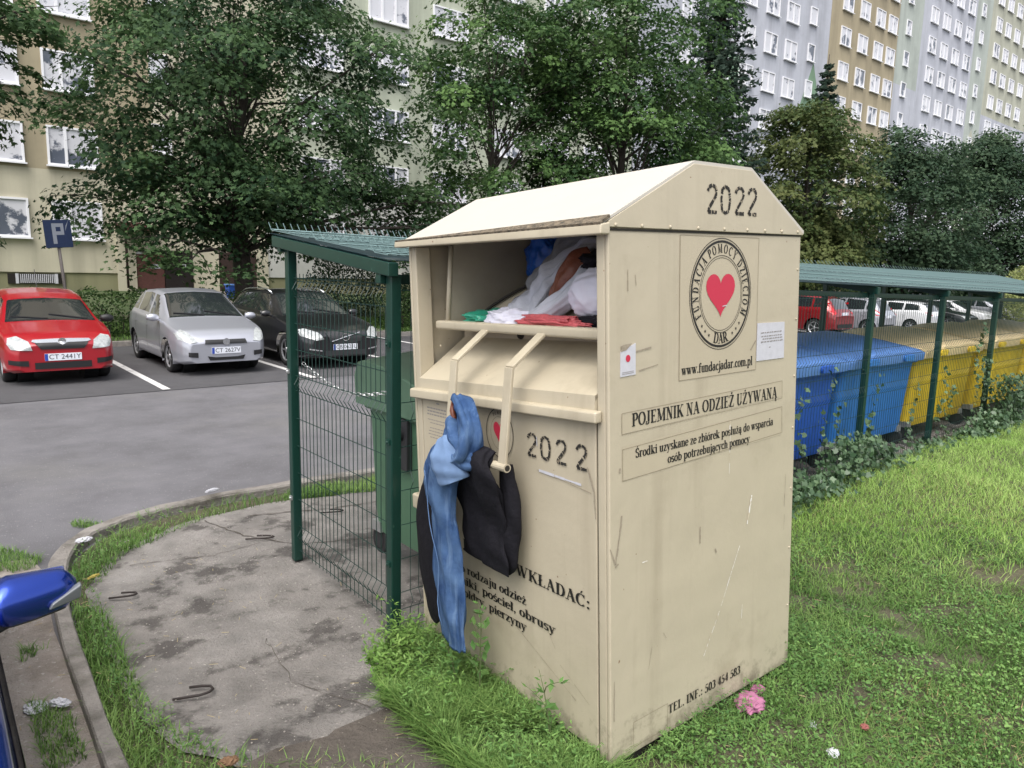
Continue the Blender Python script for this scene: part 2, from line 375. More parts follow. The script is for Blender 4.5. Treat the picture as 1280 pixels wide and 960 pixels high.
st(sheet('back_lawn', [(-30, 19.4), (112, 19.4), (112, 33.9), (-30, 33.9)], 1.5, back_z, M_lawnfar))
st(sheet('entrance_path', [(7.2, 19.3), (11.2, 19.3), (11.2, 33.9), (7.2, 33.9)], 0.7, lambda x, y: back_z(x, y) + 0.03, M_kerb))
b = MB()
for k in range(-14, 40):
    x0 = k * 1.6; z = road_z(x0, 19); b.box(x0, x0 + 1.59, 19.30, 19.42, z - .1, z + .13)
st(b.build('parking_kerb', M_kerb, bevel=0.01, seg=1))

KERB = [(0.48, -9), (0.48, 2.0), (0.48, 2.93), (0.495, 3.66), (0.515, 4.48), (0.60, 5.40), (0.735, 5.74), (0.93, 5.98), (1.22, 6.13),
        (1.55, 6.22), (2.2, 6.27), (3.3, 6.23), (6, 6.2), (20, 6.15), (58, 6.0)]
def dense(pl, step):
    out = []
    for (x0, y0), (x1, y1) in zip(pl[:-1], pl[1:]):
        n = max(1, int(math.hypot(x1 - x0, y1 - y0) / step))
        out += [(x0 + (x1 - x0) * i / n, y0 + (y1 - y0) * i / n) for i in range(n)]
    return out + [pl[-1]]
def smooth_pl(pl, it=2):
    for _ in range(it):
        o = [pl[0]]
        for a, c in zip(pl[:-1], pl[1:]): o += [(a[0] * .75 + c[0] * .25, a[1] * .75 + c[1] * .25), (a[0] * .25 + c[0] * .75, a[1] * .25 + c[1] * .75)]
        pl = o + [pl[-1]]
    return pl
kp = dense(smooth_pl(KERB), 0.25)
b = MB(); prof = [(-.056, -.2), (-.056, -.015), (-.045, 0), (.045, 0), (.056, -.012), (.056, -.2)]; vs = []; fs = []
for i, (x, y) in enumerate(kp):
    a = kp[max(i - 1, 0)]; c = kp[min(i + 1, len(kp) - 1)]; tx, ty = c[0] - a[0], c[1] - a[1]; l = math.hypot(tx, ty); nx, ny = -ty / l, tx / l
    zz = 0.012 + 0.004 * math.sin(i * 1.7) + road_z(x, y) + 0.10 + .45 * drop(y)
    kw = (.66 + .06 * math.sin(i * .9)) + .34 * float(sstep(4.4, 5.4, y))
    for (o_, z) in prof: vs.append((x + nx * o_ * kw, y + ny * o_ * kw, z + zz))
for i in range(len(kp) - 1):
    for k in range(5): fs.append((i * 6 + k, i * 6 + k + 1, i * 6 + 7 + k, i * 6 + 6 + k))
b.add(vs, fs); st(b.build('kerb', M_kerb))

INNER = [(x + 0.075, y - 0.0) if y < 5.2 else None for x, y in KERB]
LAWN = [(0.54, -8.9), (0.54, 3.66), (0.575, 4.45), (0.66, 5.36), (0.80, 5.68), (0.98, 5.90), (1.25, 6.05), (1.57, 6.14), (2.2, 6.19), (3.3, 6.15), (20, 6.07), (57, 5.92), (57, -8.9)]
st(sheet('lawn', LAWN, 0.16 if False else 0.3, lawn_z, M_soil))
PAD0 = [(0.70, 4.95), (0.66, 4.2), (0.63, 3.4), (0.72, 2.95), (0.86, 2.62), (1.10, 2.46), (1.42, 2.52), (1.62, 2.36), (1.95, 2.15), (2.1, 1.95), (3.1, 1.95), (3.32, 3.30),
        (15.4, 3.4), (15.4, 5.7), (3.15, 5.72), (2.2, 5.97), (1.53, 5.87), (0.95, 5.46)]
rnd = random.Random(4)
PAD = [(x + rnd.uniform(-.02, .02), y + rnd.uniform(-.02, .02)) for x, y in dense(PAD0 + [PAD0[0]], 0.12)][:-1]
st(sheet('concrete_pad', PAD, 0.12, lambda x, y: 0.002 + 0.002 * math.sin(x * 4) * math.sin(y * 3) + drop(y), M_concrete))
DIRT = [(0.86, 2.66), (1.15, 2.60), (1.45, 2.62), (1.66, 2.48), (1.98, 2.30), (1.99, 1.9), (1.9, 1.55), (1.3, 1.6), (0.9, 1.8), (0.75, 2.3)]
DIRT = [(x + rnd.uniform(-.05, .05), y + rnd.uniform(-.05, .05)) for x, y in dense(DIRT + [DIRT[0]], 0.1)][:-1]
def crack(pts, w_, seed):
    rn = random.Random(seed); b = MB(); pl = dense(pts, .05); vs = []
    for i, (x, y) in enumerate(pl):
        a = pl[max(i - 1, 0)]; c = pl[min(i + 1, len(pl) - 1)]; l = math.hypot(c[0] - a[0], c[1] - a[1]); nx, ny = -(c[1] - a[1]) / l, (c[0] - a[0]) / l; j = rn.uniform(-.012, .012); ww = w_ * rn.uniform(.3, 1.2); z = .0075 + drop(y)
        vs += [(x + nx * (j - ww), y + ny * (j - ww), z), (x + nx * (j + ww), y + ny * (j + ww), z)]
    b.add(vs, [(2 * i, 2 * i + 1, 2 * i + 3, 2 * i + 2) for i in range(len(pl) - 1)]); return b.build('concrete_crack', M_dirt, fix=False)
for k, (pts, w_) in enumerate((([(1.66, 5.80), (1.80, 5.3), (2.05, 4.9), (2.6, 4.7)], .006), ([(1.0, 5.2), (1.5, 5.05), (1.85, 5.1)], .004), ([(1.35, 3.7), (1.3, 3.2), (1.45, 2.7)], .0022), ([(2.0, 5.72), (2.6, 5.5), (3.3, 5.4)], .008))): st(crack(pts, w_, k))
st(sheet('bare_soil', DIRT, 0.08, lambda x, y: 0.016 + 0.006 * math.sin(x * 13) * math.sin(y * 11), M_dirt))

# ================================================================== BUILDINGS
def facade(name, label, xa, xb, z0, z1, y, mats_panels, cols, floors, floor0, dz, win_mesh, extra=None, group=None):
    t = thing(name, label, 'building', ((xa + xb) / 2, y, z0), 0, group)
    cx = (xa + xb) / 2
    for (a, c, za, zb, m, off) in mats_panels:
        MB().box(a - cx, c - cx, -off, 12, za - z0, zb - z0).build('wall', m, t)
    return t
def window_meshes(wid, hgt, n, dark=False):
    f = MB(); fr = 0.075
    f.box(-wid / 2, wid / 2, -.04, .10, 0, fr); f.box(-wid / 2, wid / 2, -.04, .10, hgt - fr, hgt)
    f.box(-wid / 2, -wid / 2 + fr, -.04, .10, fr, hgt - fr); f.box(wid / 2 - fr, wid / 2, -.04, .10, fr, hgt - fr)
    cuts = n if isinstance(n, (list, tuple)) else [i / n for i in range(1, n)]
    for c in cuts:
        x = -wid / 2 + wid * c; f.box(x - .05, x + .05, -.038, .09, fr, hgt - fr)
    f.box(-wid / 2 - .06, wid / 2 + .06, -.14, .02, -.06, -.004)         # sill
    p = MB(); p.box(-wid / 2 + fr, wid / 2 - fr, .02, .05, fr, hgt - fr)
    fo = f.build('window', M_frame); po = p.build('pane', M_pane_dark if dark else M_pane, fo)
    return fo
def put_window(proto, parent, x, y, z, first):
    if first: proto.parent = parent; proto.location = (x, y, z); o = proto
    else: o = dup(proto, None, parent=parent); o.location = (x, y, z)
    return o

YF = 34.0
# left block: beige stairwell section, pale yellow, pale green
LB = thing('apartment_block', 'beige and pale green apartment block with white windows behind the parked cars and big maple', 'building', (8, YF, 0.4))
def wall(t, a, c, za, zb, m, off=0.0, name='wall'): MB().box(a - t.location.x, c - t.location.x, -off, 9, za - t.location.z, zb - t.location.z).build(name, m, t)
wall(LB, -22, 8.4, 5.35, 40, M_pl_beige); wall(LB, -22, 6.75, 1.40, 5.35, M_pl_yellow, 0.002); wall(LB, -22, 6.75, 0.2, 1.40, M_pl_olive, -0.06, 'basement_wall')
wall(LB, 6.75, 7.45, 0.2, 5.35, M_pl_yellow, 0.10); wall(LB, 7.45, 13.0, 2.40, 5.35, M_pl_yellow, 0.004); wall(LB, 8.4, 14.2, 5.35, 40, M_pl_yellow)
wall(LB, 9.75, 10.85, 0.2, 2.40, M_pl_yellow, 0.03); wall(LB, 12.55, 13.1, 0.2, 2.4, M_pl_yellow, 0.05)
wall(LB, 14.2, 38, 5.35, 40, M_pl_green, 0.004); wall(LB, 13.1, 38, 1.30, 5.35, M_plinth_grey, 0.0); wall(LB, 13.1, 38, 0.0, 1.30, M_pl_olive, -0.06, 'basement_wall')
wall(LB, 7.45, 8.55, 0.5, 2.21, M_brick, 0.02, 'tiled_panel'); wall(LB, 10.85, 12.55, 0.3, 2.40, M_column, 0.02, 'brown_wall')
dr = MB().box(8.58 - 8, 9.72 - 8, -.02, .3, 0.25, 1.98).build('door', M_door, LB)
MB().box(9.25 - 8, 9.5 - 8, -.035, -.022, 1.25, 1.42).build('notice', M_paper, dr)
MB().box(8.0 - 8, 8.4 - 8, -.035, -.022, 1.22, 1.40).build('name_plate', M_greycloth, LB)
MB().tube([(7.06 - 8, -.30, .4), (7.06 - 8, -.30, 2.6), (6.75 - 8, -.26, 3.0), (6.7 - 8, -.26, 3.2)], .05, 8).build('downpipe', M_column, LB, smooth=True)
hood = MB(); hood.box(6.75 - 8, 8.2 - 8, -1.0, -.01, 2.75, 2.98); hood.box(6.75 - 8, 7.5 - 8, -1.02, -.99, 2.8, 3.05)
hood.build('porch_roof', M_brick, LB)
gr = MB(); gr.box(2.95 - 8, 4.85 - 8, -.02, .05, .55, .94); gr.build('basement_window', M_door, LB)
g2 = MB()
for k in range(18): g2.box(3.35 - 8 + k * .065, 3.38 - 8 + k * .065, -.06, -.03, .58, .92)
g2.box(3.2 - 8, 3.3 - 8, -.06, -.03, .56, .94); g2.box(4.5 - 8, 4.6 - 8, -.06, -.03, .56, .94); g2.build('window_grille', M_paper, LB)
first = True
w2 = window_meshes(1.75, 1.48, [0.36]); w3 = window_meshes(2.25, 1.5, 3); wsm = window_meshes(0.75, 1.15, 1)
zs = [2.72 + 2.8 * k for k in range(7)]
nA = nB = nC = True
for z in zs:
    for x in (-6.4, -2.2, 2.92, 5.42):
        put_window(w2, LB, x - 8, -0.062, z - .4, nA); nA = False
    for x in (15.9, 19.55, 23.3, 27.2, 31.0, 34.6):
        put_window(w3, LB, x - 8, -0.066, z - .4, nB); nB = False
    if z > 4:
        put_window(wsm, LB, 8.7 - 8, -0.062, z + .9 - .4, nC); nC = False

# the long block to the right, one thing per coloured stair section
wm = window_meshes(1.75, 1.52, 2); ws = window_meshes(1.05, 1.35, 1)
fs_ = True
SECT = [(38.2, 'grey white apartment block section seen between the spruce and the ochre section', M_pl_white, 47.2),
        (62.2, 'ochre fronted apartment block section with a pale mint stair bay', M_pl_ochre, 64.7),
        (79.9, 'blue white apartment block section with dirty streaks between ochre and yellow sections', M_pl_white, 82.4),
        (97.6, 'greenish yellow apartment block section at the far right end', M_pl_pyellow, 100.1)]
one_m = one_s = True
for si, (xa, lab, m, xc) in enumerate(SECT):
    xb = SECT[si + 1][0] - 0.02 if si < 3 else 122
    t = thing('apartment_block', lab, 'building', (xa, YF, -0.3), 0, None)
    z0 = -.3
    if si == 0:
        wall(t, xa, xb, z0, 42, M_pl_white); cols = [43.3, 47.2, 50.3, 53.4, 56.3]; small = [59.4]
        wall(t, 46.0, 49.5, 15.2, 18.2, M_pl_deepgreen, 0.006, 'painted_patch')
    elif si == 1:
        wall(t, xa, 74.8, z0, 42, M_pl_ochre); wall(t, 74.8, xb, 20.6, 42, M_pl_mint, 0.0); wall(t, 74.8, xb, z0, 20.6, M_pl_white); cols = [64.9, 68.0, 71.0, 73.5]; small = [76.9]
    elif si == 2:
        wall(t, xa, 93.2, z0, 42, M_pl_white); wall(t, 93.2, xb, 15.5, 42, M_pl_mint); wall(t, 93.2, xb, z0, 15.5, M_pl_pyellow); cols = [82.5, 85.5, 88.5, 91.6]; small = [95.0]
    else:
        wall(t, xa, xb, 21, 42, M_pl_pyellow); wall(t, xa, xb, z0, 21, M_pl_white); cols = [99.9, 102.9, 106.0, 109.2]; small = []
    if si in (0, 1, 2):         # the painted gables
        gx = {0: 60.0, 1: 77.2, 2: 95.3}[si]; gw = {0: 3.0, 1: 2.5, 2: 2.3}[si]; zb_, zt = {0: (13.0, 19.6), 1: (13.5, 17.8), 2: (15.5, 19.0)}[si]
        MB().prism([(gx - gw - xa, zb_ - z0), (gx + gw - xa, zb_ - z0), (gx - xa, zt - z0)], 1, -.012, .2).build('painted_gable', M_pl_deepgreen if si < 2 else M_pl_pyellow, t)
    for k in range(2, 13):
        z = 19.76 - .7 + 2.85 * (k - 6)
        for x in cols:
            put_window(wm, t, x - xa, -0.063, z - z0, one_m); one_m = False
        for x in small:
            put_window(ws, t, x - xa, -0.063, z + .55 - z0, one_s); one_s = False

# ================================================================== LETTERING (a small serif stroke font, cap height 1)
TK, TN = 0.20, 0.066
def glyphs():
    G = {}
    def v(x, y0=0., y1=1., b=1, t=1, w=1.0):
        r = [('l', x, y0, x, y1, TK * w)]
        if b: r.append(('l', x - .17, y0 + TN / 2, x + .17, y0 + TN / 2, TN))
        if t == 1: r.append(('l', x - .17, y1 - TN / 2, x + .17, y1 - TN / 2, TN))
        if t == 2: r.append(('l', x - .19, y1 - .05, x, y1 - .01, TN * 1.3))
        return r
    h = lambda x0, x1, y: ('l', x0, y, x1, y, TN * 1.1)
    a = lambda cx, cy, rx, ry, a0, a1: ('a', cx, cy, rx, ry, a0, a1)
    d = lambda x0, y0, x1, y1, w: ('l', x0, y0, x1, y1, w)
    s_ = lambda x, y: ('l', x - .15, y, x + .15, y, TN)
    U0, U1 = TN / 2, 1 - TN / 2
    G['P'] = (.66, v(.2) + [h(.2, .4, U1), h(.2, .4, .46), a(.38, .73, .2, .26, -90, 90)])
    G['O'] = (.86, [a(.43, .5, .32, .47, 0, 360)])
    G['J'] = (.5, [('l', .3, .15, .3, 1, TK), s_(.3, U1), a(.14, .12, .16, .14, -150, 0), ('o', .07, .15, .07)])
    G['E'] = (.70, v(.2) + [h(.2, .58, U1), h(.2, .6, U0), h(.2, .46, .52), d(.58, 1, .59, .78, .05), d(.6, 0, .62, .24, .05), d(.46, .42, .46, .62, .04)])
    G['F'] = (.66, v(.2) + [h(.2, .58, U1), h(.2, .46, .5), d(.58, 1, .59, .78, .05), d(.46, .40, .46, .60, .04)])
    G['M'] = (1.04, [d(.17, 0, .17, 1, .06), d(.2, 1, .5, .08, TK), d(.5, .08, .82, 1, .06), d(.84, 0, .84, 1, TK), s_(.17, U0), s_(.17, U1), s_(.84, U0), s_(.86, U1)])
    G['N'] = (.84, [d(.18, 0, .18, 1, .06), d(.2, 1, .66, .03, TK), d(.66, 0, .66, 1, .06), s_(.18, U0), s_(.14, U1), s_(.66, U1)])
    G['I'] = (.4, v(.2))
    G['K'] = (.84, v(.2) + [d(.26, .42, .66, .97, .06), d(.36, .58, .7, .03, TK), s_(.66, U1), s_(.70, U0)])
    G['A'] = (.80, [d(.14, .02, .39, 1, .06), d(.37, 1, .65, .02, TK), h(.22, .54, .34), s_(.13, U0), s_(.66, U0)])
    G['D'] = (.82, v(.2) + [h(.2, .42, U1), h(.2, .42, U0), a(.40, .5, .29, .47, -90, 90)])
    G['Z'] = (.72, [h(.1, .62, U1), h(.08, .64, U0), d(.56, .97, .12, .03, TK), d(.1, 1, .09, .76, .05), d(.64, 0, .66, .25, .05)])
    G['U'] = (.82, [('l', .2, .3, .2, 1, TK), s_(.2, U1), a(.41, .3, .21, .28, 180, 360), d(.62, .3, .62, 1, .06), s_(.62, U1)])
    G['Y'] = (.82, [d(.15, 1, .42, .46, TK), d(.68, 1, .42, .46, .06), ('l', .42, 0, .42, .48, TK), s_(.14, U1), s_(.68, U1), s_(.42, U0)])
    G['W'] = (1.14, [d(.13, 1, .36, .02, TK), d(.36, .02, .58, .92, .06), d(.5, 1, .76, .02, TK), d(.76, .02, 1.0, 1, .06), s_(.13, U1), s_(.5, U1), s_(1.0, U1)])
    G['S'] = (.6, [a(.3, .75, .19, .22, 20, 270), a(.3, .27, .20, .25, -160, 90), d(.49, .98, .49, .74, .045), d(.09, .02, .09, .28, .045)])
    G['C'] = (.78, [a(.42, .5, .32, .47, 45, 315), d(.66, 1, .66, .72, .05)])
    G['L'] = (.70, v(.2) + [h(.2, .6, U0), d(.6, 0, .62, .26, .05)])
    G['R'] = (.80, v(.2) + [h(.2, .4, U1), h(.2, .4, .5), a(.38, .74, .19, .24, -90, 90), d(.4, .5, .68, .02, TK), s_(.72, U0)])
    G['T'] = (.72, v(.36, t=0) + [h(.06, .66, U1), d(.07, 1, .06, .76, .05), d(.65, 1, .66, .76, .05)])
    x = .68
    G['n'] = (.66, v(.16, 0, x, 1, 2) + [a(.34, x - .22, .16, .20, 0, 150)] + v(.5, 0, x - .2, 1, 0))
    G['m'] = (.98, v(.16, 0, x, 1, 2) + [a(.33, x - .22, .16, .20, 0, 150)] + v(.49, 0, x - .2, 1, 0) + [a(.66, x - .22, .16, .20, 0, 150)] + v(.82, 0, x - .2, 1, 0))
    G['r'] = (.5, v(.16, 0, x, 1, 2) + [a(.34, x - .17, .15, .15, 60, 150), ('o', .42, x - .07, .075)])
    G['o'] = (.60, [a(.3, x / 2, .21, x / 2 - .03, 0, 360)])
    G['d'] = (.66, [a(.29, x / 2, .2, x / 2 - .03, 40, 320)] + [('l', .48, 0, .48, 1, TK), d(.3, .96, .48, .99, .06), d(.48, .03, .62, .03, .05)])
    G['k'] = (.68, [('l', .16, 0, .16, 1, TK), d(0, .96, .16, .99, .06), s_(.16, U0), d(.2, .26, .5, x - .03, .055), d(.28, .38, .54, .02, TK), s_(.5, x - .03), s_(.56, U0)])
    G['i'] = (.34, v(.17, 0, x, 1, 2) + [('o', .16, .88, .095)])
    G['u'] = (.66, [('l', .17, .18, .17, x, TK), d(0, x - .05, .17, x - .01, .06), a(.32, .2, .15, .18, 180, 300), ('l', .49, 0, .49, x, TK), d(.32, x - .05, .49, x - .01, .06), d(.49, .03, .62, .03, .05)])
    G['z'] = (.54, [h(.07, .46, x - .03), h(.05, .48, .03), d(.42, x - .03, .1, .03, TK * .9), d(.07, x, .06, x - .18, .045), d(.48, 0, .50, .19, .045)])
    G['y'] = (.60, [d(.1, x, .32, .02, TK * .95), d(.5, x, .2, -.24, .06), ('o', .15, -.22, .075), s_(.1, x - .03), s_(.5, x - .03)])
    G['s'] = (.48, [a(.24, x * .74, .14, x * .24, 20, 270), a(.24, x * .27, .15, x * .25, -160, 90)])
    G['a'] = (.60, [a(.26, x - .17, .16, .15, 10, 150), ('o', .13, x - .2, .07), ('l', .42, .1, .42, x - .16, TK), a(.24, .2, .16, .18, 20, 330), d(.42, .06, .58, .04, .07)])
    G['g'] = (.60, [a(.28, x / 2 + .08, .18, x / 2 - .11, 0, 360), a(.28, -.10, .2, .13, 150, 390), d(.42, x - .06, .56, x - .02, .07)])
    G['e'] = (.54, [a(.28, x / 2, .2, x / 2 - .03, 0, 320), h(.1, .46, x / 2 + .02)])
    G['b'] = (.66, [('l', .16, 0, .16, 1, TK), d(0, .96, .16, .99, .06), a(.35, x / 2, .2, x / 2 - .03, -140, 140)])
    G['p'] = (.66, [('l', .16, -.28, .16, x, TK), d(0, x - .05, .16, x - .01, .06), s_(.16, -.26), a(.35, x / 2, .2, x / 2 - .03, -140, 140)])
    G['l'] = (.34, [('l', .17, 0, .17, 1, TK), d(0, .96, .17, .99, .06), s_(.17, U0)])
    G['w'] = (.86, [d(.1, x, .28, .02, TK), d(.28, .02, .44, x - .1, .055), d(.4, x, .58, .02, TK), d(.58, .02, .76, x, .055), s_(.1, x - .03), s_(.4, x - .03), s_(.76, x - .03)])
    G['c'] = (.52, [a(.29, x / 2, .2, x / 2 - .03, 50, 320), ('o', .40, x - .16, .075)])
    G['h'] = (.66, [('l', .16, 0, .16, 1, TK), d(0, .96, .16, .99, .06), s_(.16, U0), a(.34, x - .22, .16, .20, 0, 150)] + v(.5, 0, x - .2, 1, 0))
    G['j'] = (.34, [('l', .2, -.12, .2, x, TK), d(.03, x - .05, .2, x - .01, .06), a(.06, -.14, .14, .13, -150, 0), ('o', .19, .88, .095)])
    G['t'] = (.42, [('l', .2, .1, .2, .9, TK), h(.04, .38, x - .03), a(.31, .12, .11, .11, 190, 320)])
    G['f'] = (.42, [('l', .18, 0, .18, .8, TK), s_(.18, U0), h(.04, .38, x - .03), a(.32, .8, .14, .18, 60, 180), ('o', .4, .9, .07)])
    G['.'] = (.3, [('o', .15, .08, .095)]); G[':'] = (.36, [('o', .18, .10, .10), ('o', .18, .58, .10)])
    G[','] = (.3, [('o', .15, .08, .095), d(.2, .05, .1, -.16, .07)])
    G[' '] = (.32, [])
    G['0'] = (.6, [a(.3, .5, .19, .47, 0, 360)]); G['5'] = (.6, [d(.2, .95, .5, .95, .1), d(.2, .95, .16, .56, .06), a(.27, .31, .22, .29, -150, 120)])
    G['3'] = (.6, [a(.27, .75, .18, .22, -90, 150), a(.26, .28, .22, .26, -150, 90)]); G['4'] = (.6, [('l', .4, 0, .4, 1, TK), d(.4, .97, .06, .28, .06), d(.06, .28, .56, .28, .08)])
    G['8'] = (.6, [a(.3, .75, .17, .22, 0, 360), a(.3, .27, .20, .25, 0, 360)])
    acute = lambda cx, y: [('l', cx - .03, y, cx + .1, y + .2, .085)]
    dot = lambda cx, y: [('o', cx, y + .1, .09)]
    ogon = lambda cx: [('a', cx + .05, -.12, .1, .11, 100, 300)]
    def acc(n, base, extra): G[n] = (G[base][0], G[base][1] + extra)
    acc('Ż', 'Z', dot(.36, 1.06)); acc('Ą', 'A', ogon(.62)); acc('Ś', 'S', acute(.3, 1.06)); acc('Ć', 'C', acute(.42, 1.06))
    acc('Ł', 'L', [('l', .06, .40, .4, .62, .07)]); acc('ś', 's', acute(.24, .76)); acc('ó', 'o', acute(.3, .76)); acc('ż', 'z', dot(.27, .74))
    acc('ł', 'l', [('l', .03, .42, .32, .62, .07)]); acc('ą', 'a', ogon(.42)); acc('ę', 'e', ogon(.3))
    return G
GLY = glyphs()
def stroke_shapes(st_):
    """one stroke -> list of (points, faces) in glyph units"""
    k = st_[0]
    if k == 'l':
        _, x0, y0, x1, y1, w = st_; dx, dy = x1 - x0, y1 - y0; l = math.hypot(dx, dy) or 1; nx, ny = -dy / l * w / 2, dx / l * w / 2
        return [(x0 + nx, y0 + ny), (x0 - nx, y0 - ny), (x1 - nx, y1 - ny), (x1 + nx, y1 + ny)], [(0, 1, 2, 3)]
    if k == 'o':
        _, cx, cy, r = st_; return [(cx + r * math.cos(i * math.pi / 5), cy + r * math.sin(i * math.pi / 5)) for i in range(10)], [tuple(range(10))]
    _, cx, cy, rx, ry, a0, a1 = st_; n = max(5, int(abs(a1 - a0) / 18)); P = []; F = []
    for i in range(n + 1):
        a = R_(a0 + (a1 - a0) * i / n); tx, ty = -rx * math.sin(a), ry * math.cos(a); l = math.hypot(tx, ty); tx /= l; ty /= l
        w = TN * .9 + (TK - TN) * abs(ty) ** 1.3; x, y = cx + rx * math.cos(a), cy + ry * math.sin(a)
        P += [(x - ty * w / 2, y + tx * w / 2), (x + ty * w / 2, y - tx * w / 2)]
    for i in range(n): F.append((2 * i, 2 * i + 1, 2 * i + 3, 2 * i + 2))
    return P, F
def text_width(t): return sum(GLY[c][0] for c in t)
def lettering(t, x0, x1, yb, h, place, b=None, spacing=0.0):
    """lay text between x0 and x1 on baseline yb with cap height h; place(u, v) -> 3-D point"""
    b = b or MB(); tw = text_width(t) + spacing * (len(t) - 1); sx = (x1 - x0) / tw; cur = 0
    for c in t:
        adv, strokes = GLY[c]
        for s_ in strokes:
            P, F = stroke_shapes(s_); b.add([place(x0 + (cur + p[0]) * sx, yb + p[1] * h) for p in P], F)
        cur += adv + spacing
    return b
def lettering_arc(t, cx, cy, rx, ry, a0, a1, h, wscale, place, b):
    """letters round an ellipse from angle a0 to a1 (degrees, decreasing = clockwise); foot towards the centre"""
    tw = text_width(t); cur = 0; sgn = -1 if a1 < a0 else 1
    for c in t:
        adv, strokes = GLY[c]; a = R_(a0 + (a1 - a0) * (cur + adv / 2) / tw); ca, sa = math.cos(a), math.sin(a)
        ox, oy = cx + rx * ca, cy + ry * sa; ux, uy = (sa, -ca) if sgn < 0 else (-sa, ca); vx, vy = (ca, sa) if sgn < 0 else (-ca, -sa)
        for s_ in strokes:
            P, F = stroke_shapes(s_)
            b.add([place(ox + ux * (p[0] - adv / 2) * wscale + vx * (p[1] - .5) * h, oy + uy * (p[0] - adv / 2) * wscale + vy * (p[1] - .5) * h) for p in P], F)
        cur += adv
    return b
def ring2d(cx, cy, rx, ry, w, place, b, n=72, mi=0):
    P = []
    for i in range(n):
        a = 2 * math.pi * i / n; ca, sa = math.cos(a), math.sin(a)
        P += [place(cx + (rx - w / 2) * ca, cy + (ry - w / 2) * sa), place(cx + (rx + w / 2) * ca, cy + (ry + w / 2) * sa)]
    return b.add(P, [(2 * i, 2 * i + 1, (2 * i + 3) % (2 * n), (2 * i + 2) % (2 * n)) for i in range(n)])
def heart2d(cx, cy, wx, wy, place, b):
    P = []
    for i in range(40):
        t = 2 * math.pi * i / 40; x = 16 * math.sin(t) ** 3; y = 13 * math.cos(t) - 5 * math.cos(2 * t) - 2 * math.cos(3 * t) - math.cos(4 * t)
        P.append(place(cx + x / 32 * wx, cy + (y + 2.5) / 29 * wy))
    return b.add(P, [tuple(range(40))])
STC = {'2': [(0, .78), (.05, .92), (.2, 1.0), (.36, .96), (.44, .80), (.40, .62), (.26, .42), (.08, .18), (.02, .02), (.46, .02)],
       '0': [(.22, 1.0), (.40, .90), (.46, .5), (.40, .1), (.22, 0), (.05, .1), (0, .5), (.05, .9), (.22, 1.0)]}
def stencil(t, xs, yb, w, h, place, seed):
    """sprayed stencil digits: broken thick strokes with ragged edges"""
    rn = random.Random(seed)
    for c, x0 in zip(t, xs):
        b = MB(); pl = dense(STC[c], 0.035)
        for i in range(len(pl) - 1):
            if (i % 9 == 8) or rn.random() < .03: continue
            (ax, ay), (bx, by) = pl[i], pl[i + 1]; dx, dy = (bx - ax) * w * 2, (by - ay) * h; l = math.hypot(dx, dy) or 1
            t_ = h * .066 * rn.uniform(.75, 1.2); nx, ny = -dy / l * t_, dx / l * t_
            p, q = (x0 + ax * w * 2, yb + ay * h), (x0 + bx * w * 2 + dx * .15, yb + by * h + dy * .15)
            b.add([place(p[0] + nx, p[1] + ny), place(p[0] - nx, p[1] - ny), place(q[0] - nx, q[1] - ny), place(q[0] + nx, q[1] + ny)], [(0, 1, 2, 3)])
        b.build('stencil_digit', M_stencil, CN)

# ================================================================== CLOTHING CONTAINER
CN = thing('clothing_container', 'cream metal used clothing container with a red heart emblem and open hatch', 'clothing container')
CW, CD, CE, CP1, CP2, CH = 1.44, 1.262, 2.112, 0.475, 0.855, 2.381
CMAT = Matrix.Translation((1.939, 1.692, 0.078)) @ Matrix.Rotation(-0.0288, 4, 'Z') @ Matrix.Rotation(-0.042, 4, 'X') @ Matrix.Rotation(-0.0277, 4, 'Y')
CN.location = CMAT.translation; CN.rotation_euler = CMAT.to_euler(); CN.scale = (.96, .96, .96); CMAT = CMAT @ Matrix.Scale(.96, 4)
sideP = lambda e: (lambda u, v: (u, -e, v))            # on the lettered side (faces the lawn)
frontP = lambda e: (lambda u, v: (-e, u, v))           # on the front; u is local y
def frontT(e): return lambda u, v: (-e, -u, v)         # text runs towards -y
# sheet metal body
MB().box(0.0, CD, 0.0, .02, -.010, CE).build('side_panel', M_cream, CN, bevel=.006)
MB().box(0.0, CD, CW - .02, CW, .035, CE).build('side_panel', M_cream, CN, bevel=.006)
MB().box(CD - .02, CD, .021, CW - .021, .035, CE).build('back_panel', M_cream, CN)
MB().box(.03, CD - .03, .03, CW - .03, -.09, .05).build('base_plinth', M_gap, CN)
for y0, y1 in ((.0215, .066), (1.372, CW - .0215)):
    MB().box(.002, .09, y0, y1, -.008, CE - .002).build('front_post', M_cream, CN, bevel=.006)
MB().box(.012, .03, .064, 1.374, .01, 1.40).build('door_gap', M_gap, CN)
MB().box(.003, .016, .0755, 1.366, .015, 1.40).build('door', M_cream, CN, bevel=.004)
